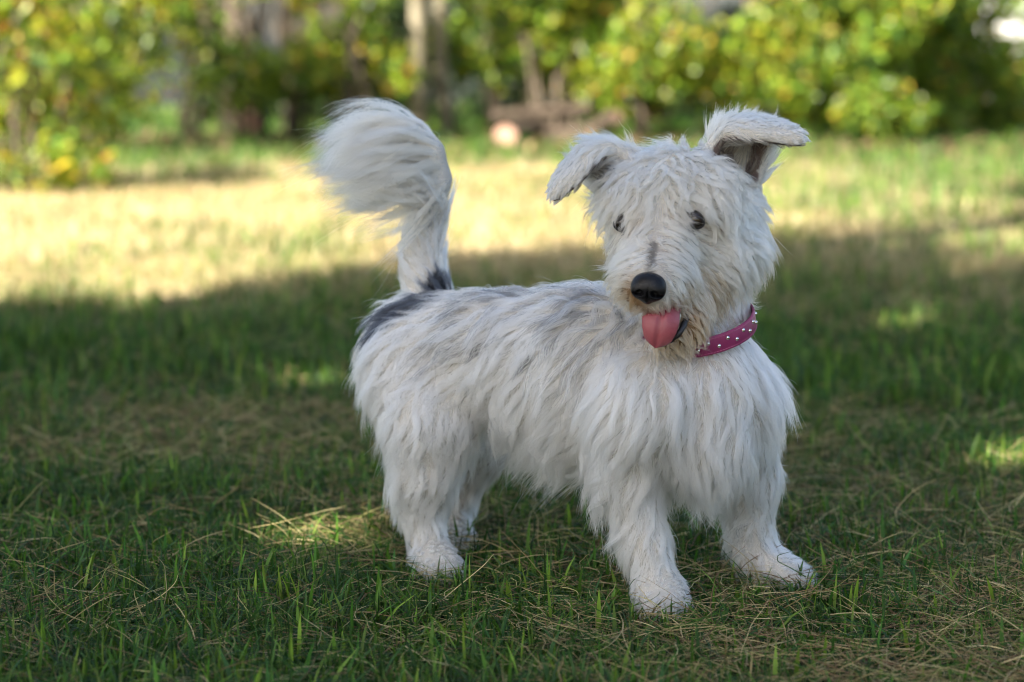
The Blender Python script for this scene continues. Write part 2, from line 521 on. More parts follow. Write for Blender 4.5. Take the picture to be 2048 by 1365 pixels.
hz = float(ground_z(7, 24)) - 0.1
house = empty('white_house', (8.4, 24.0, hz))
v, f = box(5.6, 11.2, 22.6, 27.5, hz - 0.6, hz + 2.9)
mesh_obj('wall', v, f, M_PLASTER, house, smooth=False)
rv = np.array([(5.25, 22.2, hz + 2.85), (11.6, 22.2, hz + 2.85), (11.6, 27.9, hz + 2.85), (5.25, 27.9, hz + 2.85), (5.25, 25.05, hz + 4.9), (11.6, 25.05, hz + 4.9)])
mesh_obj('roof', rv, np.array([(0, 1, 5, 4), (2, 3, 4, 5), (0, 4, 3, 3), (1, 2, 5, 5), (0, 3, 2, 1)])[[0, 1, 4]], M_ROOF, house, smooth=False)
mesh_obj('gable', np.array([(5.55, 22.4, hz + 2.9), (5.55, 27.7, hz + 2.9), (5.55, 25.05, hz + 4.8), (5.67, 22.4, hz + 2.9), (5.67, 27.7, hz + 2.9), (5.67, 25.05, hz + 4.8)]),
         np.array([(0, 1, 2), (3, 5, 4)]), M_PLASTER, house, smooth=False)
for wx in (7.2, 9.4):
    win = mesh_obj('window', *box(wx, wx + 0.9, 22.54, 22.597, hz + 1.2, hz + 2.3), M_DOORWOOD, house, smooth=False)
    mesh_obj('pane', *box(wx + 0.07, wx + 0.83, 22.52, 22.537, hz + 1.27, hz + 2.23), M_GLASS, win, smooth=False)
tag(house, 'white plastered house seen through the end of the hedge', 'house')


# ------------------------------------------------------------------ logs and litter at the foot of the hedge
def log(label, p0, p1, r, seed):
    rng = np.random.default_rng(seed)
    p0, p1 = np.array(p0, float), np.array(p1, float)
    t = np.linspace(0, 1, 6)[:, None]
    path = p0 * (1 - t) + p1 * t
    path[1:-1] += rng.normal(0, r * 0.12, (4, 3))
    root = empty('log', tuple(p0))
    v, f = tube(path, r * rng.uniform(0.9, 1.08, 6), 12, caps=False)
    mesh_obj('bark', v, f, M_LOG, root)
    for end, nxt in ((path[0], path[1]), (path[-1], path[-2])):
        d = unit(end - nxt)
        v, f = tube(np.array([end - d * 0.02, end - d * 0.002]), [r * 0.9, r * 0.88], 12)
        mesh_obj('cut_end', v, f, M_CUT, root, smooth=False)
    return tag(root, label, 'log', 'logs of the pile under the hedge')


g0 = lambda px, Y, z: ((px - 1024) / FPX * Y, Y, float(ground_z((px - 1024) / FPX * Y, Y)) + z)
log('sawn log with its pinkish cut end showing, under the hedge', g0(1010, 14.2, 0.085), g0(1120, 15.3, 0.10), 0.085, 1)
log('long grey log lying across the top of the log pile', g0(985, 14.75, 0.20), g0(1180, 14.6, 0.25), 0.035, 2)
log('short log lying beside the sawn one in the pile', g0(1065, 14.9, 0.07), g0(1190, 14.5, 0.07), 0.07, 3)
log('thin log leaning on the pile below the green bush', g0(1130, 14.7, 0.05), g0(1235, 14.4, 0.20), 0.045, 4)
log('sawn log standing behind the sparse bushes, pale end out', g0(498, 15.4, 0.12), g0(510, 16.1, 0.12), 0.10, 5)

rng = np.random.default_rng(90)
n = 5200
lx, ly = rng.uniform(-4.2, 4.2, n), 14.9 + rng.normal(0, 0.75, n) + 0.1
lz = ground_z(lx, ly) + rng.uniform(0.01, 0.06, n)
V, F, C = leaf_cloud(np.stack([lx, ly, lz], 1), 0.06, np.tile((0, 0, 1.5), (n, 1)), [(0.09, 0.05, 0.028), (0.14, 0.085, 0.045), (0.06, 0.034, 0.02), (0.22, 0.14, 0.08)], [4, 3, 4, 1.5], rng)
tag(mesh_obj('leaf_litter', V, F, M_DRY, None, C, smooth=False), 'fallen brown leaves under the hedge', 'fallen leaves', kind='stuff')


# ------------------------------------------------------------------ grass
def blades(x, y, h, w, lean, col_root, col_tip, rng, levels=3, sink=0.005):
    n = len(x)
    z = ground_z(x, y) - sink
    base = np.stack([x, y, z], 1)
    a = rng.uniform(0, 2 * math.pi, n)
    ld = np.stack([np.cos(a), np.sin(a), np.zeros(n)], 1)
    fa = a + math.pi / 2 + rng.normal(0, 0.5, n)
    sd = np.stack([np.cos(fa), np.sin(fa), np.zeros(n)], 1)
    V, C = [], []
    for k in range(levels):
        t = k / levels
        p = base + np.array((0, 0, 1.0)) * (h * (t - 0.25 * np.minimum(lean, 1.5) * t * t))[:, None] + ld * (h * lean * t ** 1.8)[:, None]
        ww = (w * (1 - 0.55 * t) * 0.5)[:, None]
        V += [p - sd * ww, p + sd * ww]
        c = col_root * (1 - t) + col_tip * t
        C += [c, c]
    p = base + np.array((0, 0, 1.0)) * (h * (1 - 0.25 * np.minimum(lean, 1.5)))[:, None] + ld * (h * lean)[:, None]
    V.append(p); C.append(col_tip)
    m = 2 * levels + 1
    V = np.stack(V, 1).reshape(-1, 3)
    C = np.stack(C, 1).reshape(-1, 3)
    o = (np.arange(n) * m)[:, None]
    F = []
    for k in range(levels - 1):
        q = 2 * k
        F += [o + np.array((q, q + 1, q + 3)), o + np.array((q, q + 3, q + 2))]
    q = 2 * (levels - 1)
    F.append(o + np.array((q, q + 1, q + 2)))
    return V, np.concatenate(F), C


G_PAL = np.array([(0.018, 0.056, 0.009), (0.032, 0.092, 0.010), (0.058, 0.130, 0.014), (0.098, 0.160, 0.020), (0.024, 0.068, 0.015)])
D_PAL = np.array([(0.36, 0.28, 0.13), (0.25, 0.18, 0.08), (0.46, 0.38, 0.20), (0.17, 0.105, 0.055), (0.31, 0.28, 0.11)])


def lawn(y0, y1, dens, h, w, levels, seed, margin=0.9, lean=0.8, tall=0.10):
    rng = np.random.default_rng(seed)
    xm = y1 * 0.2255 + margin
    n = int(dens * 2 * xm * (y1 - y0))
    x, y = rng.uniform(-xm, xm, n), rng.uniform(y0, y1, n)
    keep = np.abs(x) < y * 0.2255 + margin
    # tufted: thinner between clumps
    keep &= rng.random(n) < 0.35 + 0.9 * vnoise(x, y, 0.09 if y0 < 5 else 0.25)
    x, y = x[keep], y[keep]
    n = len(x)
    dr = straw_and_sun(x, y)
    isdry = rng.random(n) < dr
    hh = h * rng.lognormal(-0.1, 0.38, n) * (0.65 + 0.7 * vnoise(x, y, 0.3))
    big = (rng.random(n) < tall) & ~isdry
    hh = np.where(big, hh * 1.45, hh)
    hh = np.where(isdry, hh * 0.85, hh)
    hh = np.minimum(hh, h * 2.1)
    hh *= 1 - 0.25 * np.maximum.reduce([np.exp(-(((x - a_) / 0.09) ** 2 + ((y - b_) / 0.10) ** 2)) for a_, b_ in ((0.195, 2.97), (0.36, 3.11), (-0.11, 3.17))])
    ww = w * rng.uniform(0.6, 1.3, n) * np.where(big, 1.8, 1.0) * np.where(isdry, 0.6, 1.0)
    ln = np.abs(rng.normal(0, lean, n)) * np.where(isdry, 1.5, 1.0) * np.where(big, 0.5, 1)
    g = G_PAL[rng.integers(0, len(G_PAL), n)] * np.exp(rng.normal(0, 0.32, (n, 1))) * np.where(big, 1.35, 1.0)[:, None]
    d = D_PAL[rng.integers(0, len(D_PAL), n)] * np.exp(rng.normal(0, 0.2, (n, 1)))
    d = d * (1 + np.array((0.25, 0.27, 0.5)) * np.clip((y - 5.5) / 1.5, 0, 1)[:, None])          # straw lightened on the strip, sunlight put into the colour
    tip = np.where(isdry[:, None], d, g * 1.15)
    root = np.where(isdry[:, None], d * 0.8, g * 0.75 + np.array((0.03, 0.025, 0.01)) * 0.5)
    return blades(x, y, hh, ww, ln, root, tip, rng, levels)


parts = [lawn(1.6, 4.4, 34000, 0.037, 0.0036, 3, 101, 0.5, 1.15),
         lawn(4.4, 7.5, 9000, 0.050, 0.0048, 2, 102, 1.6, 0.7),
         lawn(7.5, 12.0, 3600, 0.055, 0.008, 2, 103, 2.3, 0.7),
         lawn(12.0, 22.0, 1100, 0.07, 0.014, 1, 104, 2.8, 0.7)]
off = 0
Vs, Fs, Cs = [], [], []
for v, f, c in parts:
    Vs.append(v); Fs.append(f + off); Cs.append(c); off += len(v)
tag(mesh_obj('grass', np.vstack(Vs), np.vstack(Fs), M_GRASS, None, np.vstack(Cs)), 'short mown lawn of green and straw-coloured blades', 'grass', kind='stuff')


def clippings(n, y0, y1, seed, L=(0.05, 0.14), r=0.00045):
    """loose dead stalks lying tangled in the lawn"""
    rng = np.random.default_rng(seed)
    y = y0 + (y1 - y0) * rng.random(n)
    x = rng.uniform(-1, 1, n) * (y * 0.2255 + 0.4)
    keep = rng.random(n) < 0.25 + 1.3 * straw_and_sun(x, y)
    x, y = x[keep], y[keep]
    n = len(x)
    K = 6
    a = rng.uniform(0, 6.283, n)
    ln = rng.uniform(L[0], L[1], n)
    curl = rng.normal(0, 1.5, n)
    rise = rng.normal(0.1, 0.28, n)
    pts = np.zeros((n, K, 3))
    z0 = ground_z(x, y)
    px, py = x.copy(), y.copy()
    pz = z0 + rng.uniform(0.004, 0.032, n)
    for k in range(K):
        pts[:, k] = np.stack([px, py, pz], 1)
        st = ln / (K - 1)
        aa = a + curl * k / K + rng.normal(0, 0.12, n)
        px = px + np.cos(aa) * st
        py = py + np.sin(aa) * st
        pz = np.maximum(pz + st * (rise - 0.30 * k / K), z0 + 0.003)
    rad = np.repeat((r * rng.uniform(0.6, 1.7, n))[:, None], K, 1) * np.array((1, 1, .95, .85, .7, .35))
    c = D_PAL[rng.integers(0, len(D_PAL), n)] * np.exp(rng.normal(0, 0.28, (n, 1)))
    gr = rng.random(n) < 0.25
    c[gr] = G_PAL[rng.integers(0, len(G_PAL), gr.sum())] * 1.2
    return pts, rad, c


a, b = clippings(70000, 2.3, 4.6, 111, (0.03, 0.10), 0.00042), clippings(7000, 4.6, 7.5, 112, (0.05, 0.13), 0.0006)
tag(hair_obj('dry_grass', np.concatenate([a[0], b[0]]), np.concatenate([a[1], b[1]]), np.concatenate([a[2], b[2]]), M_DRY),
    'loose dead straw lying tangled in the lawn', 'dry grass', kind='stuff')

# ------------------------------------------------------------------ dog
# body shape: rounded bones blended into one continuous skin
B_REAR = np.array((-0.874, 0.487, 0.0))          # towards the tail, along the back
DOWN = np.array((0, 0, -1.0))
BONES = []                                        # a, b, ra, rb, flow, length, lift, region


def px(r, Y):
    return r * Y / FPX


def bone(p0, p1, ra, rb, flow, length, lift, region):
    BONES.append((at(*p0), at(*p1), ra, rb, unit(flow), length, lift, region))


# torso
bone((835, 690, 3.30), (990, 705, 3.21), 0.070, 0.080, B_REAR * 0.75 + DOWN * 0.45, 0.056, 0.20, 'torso')
bone((990, 705, 3.21), (1190, 725, 3.12), 0.080, 0.098, B_REAR * 0.65 + DOWN * 0.6, 0.062, 0.22, 'torso')
bone((1190, 725, 3.12), (1385, 785, 3.045), 0.098, 0.088, B_REAR * 0.35 + DOWN * 0.9, 0.060, 0.22, 'chest')
bone((1385, 800, 3.035), (1400, 870, 3.02), 0.082, 0.070, DOWN + np.array((0.1, 0, 0)), 0.062, 0.2, 'chest')
bone((1290, 800, 2.99), (1462, 795, 3.06), 0.066, 0.060, DOWN, 0.062, 0.2, 'chest')
bone((1080, 790, 3.15), (1250, 840, 3.07), 0.066, 0.074, B_REAR * 0.4 + DOWN * 0.9, 0.074, 0.18, 'torso')
# neck
bone((1400, 730, 3.05), (1398, 560, 3.065), 0.064, 0.058, DOWN + np.array((0.25, 0, 0)), 0.052, 0.32, 'neck')
# near front leg (dog's right)
bone((1275, 840, 2.99), (1255, 950, 3.01), 0.055, 0.040, DOWN + np.array((-0.35, 0.2, 0)), 0.058, 0.22, 'leg')
bone((1255, 950, 3.01), (1292, 1090, 2.995), 0.038, 0.024, DOWN + np.array((-0.45, 0.2, 0)), 0.052, 0.26, 'leg')
bone((1292, 1090, 2.995), (1318, 1190, 2.985), 0.024, 0.021, DOWN + np.array((-0.2, 0.1, 0)), 0.019, 0.2, 'foot')
bone((1318, 1195, 2.985), (1328, 1216, 2.95), 0.021, 0.013, DOWN + np.array((0.2, -0.6, 0)), 0.010, 0.16, 'paw')
bone((1312, 1200, 2.975), (1308, 1224, 2.945), 0.014, 0.011, DOWN + np.array((0, -0.6, 0)), 0.010, 0.16, 'paw')
bone((1325, 1200, 2.975), (1345, 1222, 2.955), 0.014, 0.011, DOWN + np.array((0.3, -0.5, 0)), 0.010, 0.16, 'paw')
# far front leg (dog's left), paw turned out
bone((1472, 815, 3.07), (1490, 950, 3.11), 0.052, 0.038, DOWN + np.array((-0.1, 0.1, 0)), 0.042, 0.25, 'leg')
bone((1495, 950, 3.11), (1503, 1085, 3.125), 0.038, 0.024, DOWN + np.array((-0.35, 0.1, 0)), 0.040, 0.25, 'leg')
bone((1503, 1085, 3.125), (1520, 1148, 3.125), 0.024, 0.023, DOWN + np.array((0.1, 0, 0)), 0.018, 0.2, 'foot')
bone((1520, 1150, 3.125), (1575, 1170, 3.10), 0.022, 0.014, DOWN * 0.3 + np.array((1, -0.2, 0)), 0.011, 0.16, 'paw')
bone((1560, 1162, 3.11), (1612, 1172, 3.12), 0.017, 0.012, DOWN * 0.3 + np.array((1, 0, 0)), 0.010, 0.16, 'paw')
bone((1550, 1168, 3.10), (1598, 1186, 3.08), 0.017, 0.012, DOWN * 0.3 + np.array((1, -0.3, 0)), 0.010, 0.16, 'paw')
# near hind leg (dog's right)
bone((838, 740, 3.265), (868, 840, 3.205), 0.079, 0.064, DOWN + np.array((-0.35, 0.15, 0)), 0.055, 0.22, 'thigh')
bone((868, 850, 3.205), (850, 950, 3.20), 0.060, 0.038, DOWN + np.array((-0.35, 0.15, 0)), 0.056, 0.22, 'thigh')
bone((850, 950, 3.20), (842, 1020, 3.22), 0.038, 0.027, DOWN + np.array((-0.2, 0.1, 0)), 0.034, 0.22, 'leg')
bone((842, 1020, 3.22), (864, 1130, 3.20), 0.026, 0.020, DOWN + np.array((0, 0, 0)), 0.018, 0.18, 'foot')
bone((864, 1130, 3.20), (885, 1158, 3.15), 0.022, 0.017, DOWN + np.array((0.5, -0.4, 0)), 0.010, 0.16, 'paw')
bone((862, 1136, 3.19), (868, 1160, 3.145), 0.018, 0.014, DOWN + np.array((0.3, -0.5, 0)), 0.010, 0.16, 'paw')
# far hind leg (dog's left)
bone((885, 750, 3.37), (950, 880, 3.34), 0.068, 0.048, DOWN + np.array((-0.2, 0.1, 0)), 0.036, 0.2, 'thigh')
bone((950, 880, 3.34), (905, 1005, 3.38), 0.044, 0.024, DOWN + np.array((-0.3, 0.1, 0)), 0.032, 0.2, 'thigh')
bone((905, 1005, 3.38), (890, 1085, 3.36), 0.023, 0.019, DOWN, 0.018, 0.2, 'foot')
bone((890, 1085, 3.36), (912, 1103, 3.32), 0.020, 0.015, DOWN + np.array((0.4, -0.4, 0)), 0.012, 0.2, 'paw')
# toes
CLAWS = []
for (pc, dr) in (((1322, 1212, 2.965), (0.10, -1.0)), ((1565, 1172, 3.10), (1.0, -0.22)), ((876, 1150, 3.165), (0.45, -1.0)), ((904, 1098, 3.335), (0.6, -1.0))):
    c0 = at(*pc); d3 = unit(np.array((dr[0], dr[1], 0.0))); l3 = np.array((-d3[1], d3[0], 0.0))
    for m_, (sx_, fx_) in enumerate(((-0.0185, 0.010), (-0.0065, 0.020), (0.0065, 0.020), (0.0185, 0.010))):
        a_ = c0 + l3 * sx_ * 0.8; a_[2] = 0.024
        b_ = c0 + l3 * sx_ * 1.1 + d3 * (fx_ * 1.2 + 0.006); b_[2] = 0.011
        BONES.append((a_, b_, 0.0085, 0.0070, unit(d3 + DOWN * 0.5), 0.009, 0.18, 'paw'))
        CLAWS.append((b_ + d3 * 0.006, d3))
# tail
TAIL = [(862, 600, 3.36, 0.034), (845, 540, 3.38, 0.025), (846, 480, 3.385, 0.021), (860, 420, 3.385, 0.018), (874, 360, 3.38, 0.016), (862, 305, 3.375, 0.014), (825, 268, 3.37, 0.012), (785, 255, 3.36, 0.009)]
for k in range(len(TAIL) - 1):
    p, q = TAIL[k], TAIL[k + 1]
    up_dir = unit(at(*q[:3]) - at(*p[:3]))
    if k < 3:
        bone(p[:3], q[:3], p[3], q[3], up_dir + np.array((-0.25, 0, -0.1)), 0.030, 0.22, 'tail')
    else:
        fl = [0, 0, 0, (-1.0, -0.25, -0.75), (-1.0, -0.25, -0.35), (-1.0, -0.15, -0.05), (-1.0, -0.1, -0.15)][k]
        bone(p[:3], q[:3], p[3], q[3], np.array(fl) + up_dir * (0.35 if k < 6 else 0.1), [0, 0, 0, 0.130, 0.140, 0.130, 0.100][k], 0.12, 'plume')

# head: skull, brow, cheeks, muzzle, jaw
H_C = at(1345, 410, 3.04)
H_N = at(1299, 560, 2.895)
F_H = unit(H_N - H_C)
R_H = unit(np.cross(F_H, (0.12, 0, 1.0)))
U_H = np.cross(R_H, F_H)
HF = np.array((0.0, 0, -1))
bone((1345, 408, 3.045), (1385, 445, 3.09), 0.071, 0.062, HF, 0.042, 0.42, 'head')
bone((1278, 408, 3.015), (1412, 400, 3.012), 0.042, 0.044, HF, 0.042, 0.45, 'head')
bone((1292, 492, 3.01), (1435, 505, 3.03), 0.034, 0.050, HF, 0.050, 0.34, 'cheek')
bone((1462, 430, 3.085), (1475, 500, 3.075), 0.036, 0.040, HF, 0.046, 0.34, 'cheek')
bone((1325, 480, 2.985), (1302, 560, 2.912), 0.050, 0.030, HF, 0.030, 0.28, 'muzzle')
bone((1268, 560, 2.935), (1300, 575, 2.905), 0.026, 0.024, HF, 0.030, 0.28, 'muzzle')
bone((1340, 560, 2.94), (1308, 575, 2.905), 0.032, 0.024, HF, 0.030, 0.28, 'muzzle')
bone((1388, 575, 3.005), (1362, 655, 2.952), 0.036, 0.024, HF, 0.030, 0.3, 'jaw')
bone((1362, 655, 2.952), (1330, 672, 2.932), 0.023, 0.015, HF, 0.030, 0.3, 'jaw')


# ears: curved flaps laid out as rows from base to tip
def ear_rows(rows, n_u=15, n_v=22):
    P = np.array([[at(*c) for c in r] for r in rows])                # rows x 3 x 3
    vs = np.linspace(0, len(rows) - 1, n_v)
    out = np.zeros((n_v, n_u, 3))
    for j, v in enumerate(vs):
        i = min(int(v), len(rows) - 2)
        t = v - i
        p0, p1, p2, p3 = P[max(i - 1, 0)], P[i], P[i + 1], P[min(i + 2, len(rows) - 1)]
        r = 0.5 * ((2 * p1) + (-p0 + p2) * t + (2 * p0 - 5 * p1 + 4 * p2 - p3) * t * t + (-p0 + 3 * p1 - 3 * p2 + p3) * t ** 3)
        for k, u in enumerate(np.linspace(0, 1, n_u)):
            out[j, k] = (1 - u) ** 2 * r[0] + 2 * u * (1 - u) * (2 * r[1] - 0.5 * r[0] - 0.5 * r[2]) + u * u * r[2]
    return out


EAR_A = ear_rows([[(1415, 350, 3.05), (1465, 350, 3.13), (1500, 388, 3.09)],
                  [(1425, 300, 3.045), (1470, 292, 3.135), (1522, 335, 3.105)],
                  [(1440, 268, 3.045), (1485, 252, 3.105), (1535, 276, 3.10)],
                  [(1500, 270, 3.015), (1527, 254, 3.05), (1562, 266, 3.075)],
                  [(1592, 284, 3.00), (1600, 278, 3.005), (1604, 275, 3.01)]])
EAR_B = ear_rows([[(1222, 405, 3.085), (1220, 355, 3.115), (1268, 322, 3.05)],
                  [(1200, 365, 3.095), (1192, 325, 3.125), (1240, 302, 3.045)],
                  [(1182, 332, 3.08), (1168, 308, 3.09), (1198, 306, 3.03)],
                  [(1134, 352, 3.05), (1136, 344, 3.042), (1156, 356, 3.012)],
                  [(1106, 394, 3.02), (1108, 393, 3.018), (1111, 394, 3.014)]])
EAR_IN = []                                       # sample points with the direction of the inner face
for E in (EAR_A, EAR_B):
    dV, dU = np.gradient(E, axis=0), np.gradient(E, axis=1)
    N = unit(np.cross(dU, dV))
    for j in range(E.shape[0]):
        for k in range(E.shape[1]):
            BONES.append((E[j, k], E[j, k], 0.0045, 0.0045, unit(dV[j, k]), (0.038 if j < 11 else 0.024 if j < 17 else 0.011), (0.26 if j < 12 else 0.10), 'ear'))
            EAR_IN.append((E[j, k], N[j, k]))

BA = np.array([b[0] for b in BONES]); BB = np.array([b[1] for b in BONES])
BRA = np.array([b[2] for b in BONES]); BRB = np.array([b[3] for b in BONES])
BFL = np.array([b[4] for b in BONES]); BLEN = np.array([b[5] for b in BONES]); BLIFT = np.array([b[6] for b in BONES])
BREG = np.array([b[7] for b in BONES])


_e = BA[BREG == 'ear']
_d2 = ((_e[:, None] - _e[None]) ** 2).sum(2)
EAR_W = np.zeros(len(BONES)); EAR_W[BREG == 'ear'] = 1 / np.exp(-_d2 / (2 * 0.0055 ** 2)).sum(1)


def capsule(p, a, b, ra, rb):
    ab = b - a
    L = float(ab @ ab)
    t = np.clip((p - a) @ ab / L, 0, 1) if L > 1e-9 else np.zeros(p.shape[:-1])
    return np.linalg.norm(p - a - t[..., None] * ab, axis=-1) - (ra + (rb - ra) * t)


def surface_nets(field, org, h):
    """triangulate the zero level of a sampled field"""
    s = field < 0
    nx_, ny_, nz_ = field.shape
    corners = [(i, j, k) for i in (0, 1) for j in (0, 1) for k in (0, 1)]
    sl = lambda A, c: A[c[0]:nx_ - 1 + c[0], c[1]:ny_ - 1 + c[1], c[2]:nz_ - 1 + c[2]]
    cnt = sum(sl(s, c).astype(np.int8) for c in corners)
    act = (cnt > 0) & (cnt < 8)
    idx = np.argwhere(act)
    ids = np.full(act.shape, -1, np.int64)
    ids[act] = np.arange(len(idx))
    acc = np.zeros((len(idx), 3)); num = np.zeros(len(idx))
    for c0 in corners:
        for ax in range(3):
            if c0[ax] == 0:
                c1 = list(c0); c1[ax] = 1
                f0 = field[tuple((idx + c0).T)]; f1 = field[tuple((idx + c1).T)]
                m = (f0 < 0) != (f1 < 0)
                t = np.where(m, f0 / np.where(m, f0 - f1, 1), 0)
                p = np.tile(np.array(c0, float), (len(idx), 1)); p[:, ax] = t
                acc[m] += p[m]; num[m] += 1
    V = org + h * (idx + acc / num[:, None])
    Q = []
    for ax in range(3):
        b, c = (ax + 1) % 3, (ax + 2) % 3
        d = [0, 0, 0]; d[ax] = 1
        s0 = s[:nx_ - d[0], :ny_ - d[1], :nz_ - d[2]]; s1 = s[d[0]:, d[1]:, d[2]:]
        e = np.argwhere(s0 != s1)
        e = e[(e[:, b] > 0) & (e[:, c] > 0) & (e[:, b] < field.shape[b] - 1) & (e[:, c] < field.shape[c] - 1)]
        def off_(x, y):
            q = e.copy(); q[:, b] -= x; q[:, c] -= y
            return ids[tuple(q.T)]
        quad = np.stack([off_(1, 1), off_(0, 1), off_(0, 0), off_(1, 0)], 1)
        flip = ~s0[tuple(e.T)]
        quad[flip] = quad[flip][:, ::-1]
        Q.append(quad)
    return V, np.concatenate(Q)


def blend_field(bones, h, k, pad):
    lo = np.min([np.minimum(b[0], b[1]) - max(b[2], b[3]) for b in bones], 0) - pad
    hi = np.max([np.maximum(b[0], b[1]) + max(b[2], b[3]) for b in bones], 0) + pad
    n = np.ceil((hi - lo) / h).astype(int) + 1
    ax = [lo[i] + h * np.arange(n[i]) for i in range(3)]
    acc = np.zeros(n)
    for bi, b in enumerate(bones):
        kk = k if b[7] != 'ear' else 0.0035
        m = 7 * max(kk, k * 0.6)
        l2 = np.minimum(b[0], b[1]) - max(b[2], b[3]) - m
        h2 = np.maximum(b[0], b[1]) + max(b[2], b[3]) + m
        i0 = np.maximum(((l2 - lo) / h).astype(int), 0); i1 = np.minimum(((h2 - lo) / h).astype(int) + 2, n)
        g = np.stack(np.meshgrid(*[ax[i][i0[i]:i1[i]] for i in range(3)], indexing='ij'), -1)
        d = capsule(g, *b[:4])
        acc[i0[0]:i1[0], i0[1]:i1[1], i0[2]:i1[2]] += np.exp(np.clip(-d / k, -30, 12)) if b[7] != 'ear' else 1.6 * EAR_W[bi] * np.exp(np.clip(-d / 0.005, -30, 12))
    return -k * np.log(np.maximum(acc, 1e-9)), lo, h


fld, lo, hh = blend_field(BONES, 0.004, 0.010, 0.03)
DV, DQ = surface_nets(fld, lo, hh)
for _ in range(2):                                 # light smoothing
    acc = np.zeros_like(DV); cnt = np.zeros(len(DV))
    for i in range(4):
        np.add.at(acc, DQ[:, i], DV[DQ[:, (i + 1) % 4]]); np.add.at(cnt, DQ[:, i], 1)
        np.add.at(acc, DQ[:, (i + 1) % 4], DV[DQ[:, i]]); np.add.at(cnt, DQ[:, (i + 1) % 4], 1)
    DV = DV * 0.5 + 0.5 * acc / cnt[:, None]
fn = np.cross(DV[DQ[:, 2]] - DV[DQ[:, 0]], DV[DQ[:, 3]] - DV[DQ[:, 1]])
FA = np.linalg.norm(fn, axis=1) * 0.5
FN = fn / np.maximum(FA * 2, 1e-12)[:, None]
FC = DV[DQ].mean(1)

# ---- coat
BODY_BVH = BVHTree.FromPolygons([tuple(v) for v in DV], [tuple(q) for q in DQ])


def surf(px_, py_):
    """skin point on the line of sight of a photograph pixel"""
    o = Vector((0, 0, CAM_H))
    d = (Vector(at(px_, py_, 3.0)) - o).normalized()
    h = BODY_BVH.ray_cast(o, d)
    return np.array(h[0]) if h[0] is not None else at(px_, py_, 3.1)


EYE_L = surf(1391, 440) + F_H * 0.003
EYE_R = surf(1246, 450) - F_H * 0.001
NC = at(1297, 576, 2.874)
COLLAR_C = at(1392, 654, 3.04)
COLLAR_AX = unit(np.array((-0.20, -0.24, 1.0)))
DARK_BAND = [(surf(893, 575), surf(845, 605), 0.027), (surf(845, 605), surf(752, 655), 0.025)]
GREY = [(925, 610, .034, .95), (1000, 590, .040, .95), (1080, 600, .042, .9), (985, 655, .034, .8), (905, 665, .028, .75), (1150, 600, .034, .85), (1195, 650, .040, .85),
        (1120, 650, .035, .7), (870, 690, .025, .6), (1140, 750, .030, .55), (1060, 715, .03, .45), (1490, 1070, .018, .45), (960, 700, .025, .55), (868, 430, .018, .5)]
GREY = [(surf(a_, b_), r * 1.2, min(1, s * 1.15)) for a_, b_, r, s in GREY]
TAN = [(1262, 600, .020, .9), (1250, 575, .016, .6), (1390, 660, .026, .95), (1345, 690, .022, .9), (1370, 595, .020, .55), (1345, 515, .030, .32), (1285, 480, .025, .25), (1425, 455, .02, .35), (1365, 450, .018, .35), (1425, 610, .03, .25), (960, 960, .05, .45), (1265, 455, .02, .35), (1395, 700, .02, .5)]
TAN = [(surf(a_, b_), r, s) for a_, b_, r, s in TAN]
BRIDGE = (surf(1306, 490), surf(1300, 545), 0.006)
WHITE_A, WHITE_B = np.array((0.83, 0.82, 0.80)), np.array((0.71, 0.685, 0.635))
SLATE, TANC = np.array((0.022, 0.024, 0.030)), np.array((0.27, 0.165, 0.085))


def coat_colour(p, rnd, rnd2, mid=None):
    mid = p if mid is None else mid
    c = WHITE_A + (WHITE_B - WHITE_A) * rnd[:, None]
    k = np.zeros(len(p))
    for a, b, r in DARK_BAND:
        k = np.maximum(k, np.clip((r * (0.7 + 0.5 * rnd2) - capsule(p, a, b, 0, 0)) / 0.006 + 0.5, 0, 1))
    for q, r, s in GREY:
        w = s * np.exp(-(np.linalg.norm(p - q, axis=1) / r) ** 2)
        k = np.maximum(k, np.where(rnd2 < w * 0.66, np.clip(0.55 + 0.5 * rnd, 0, 0.92), 0.14 * w))
    k = np.maximum(k, (0.25 + 0.5 * rnd2) * np.clip((0.008 - capsule(p, *BRIDGE[:2], 0, 0)) / 0.004, 0, 1))
    t = np.zeros(len(p))
    for q, r, s in TAN:
        t = np.maximum(t, s * np.exp(-(np.linalg.norm(mid - q, axis=1) / (r * 1.5)) ** 2) * (0.5 + rnd2))
    t = np.clip(t, 0, 1)
    c = c * (1 - t[:, None]) + TANC * t[:, None]
    return c * (1 - k[:, None]) + SLATE * k[:, None]


EIP = np.array([e[0] for e in EAR_IN]); EIN = np.array([e[1] for e in EAR_IN])
kd_ear = kdtree.KDTree(len(EIP))
for i, p in enumerate(EIP): kd_ear.insert(p, i)
kd_ear.balance()


def inner_ear(P, N):
    """1 where a skin point lies on the inside of an ear flap"""
    o = np.zeros(len(P))
    near = np.min(np.linalg.norm(P[:, None] - EIP[None, ::9], axis=2), 1) < 0.03
    for i in np.nonzero(near)[0]:
        _, j, d = kd_ear.find(P[i])
        if d < 0.014 and float(N[i] @ EIN[j]) > 0.25: o[i] = 1
    return o


def skin_attr(P):
    """blend the bones' fur direction, length and lift at skin points"""
    W = np.zeros((len(P), len(BONES)))
    for i in range(len(BONES)):
        W[:, i] = np.exp(np.clip(-capsule(P, BA[i], BB[i], BRA[i], BRB[i]) / 0.009, -40, 3)) * (1 if BREG[i] != 'ear' else 0.12)
    W /= np.maximum(W.sum(1, keepdims=True), 1e-12)
    return W @ BFL, W @ BLEN, W @ BLIFT, W, W.argmax(1)


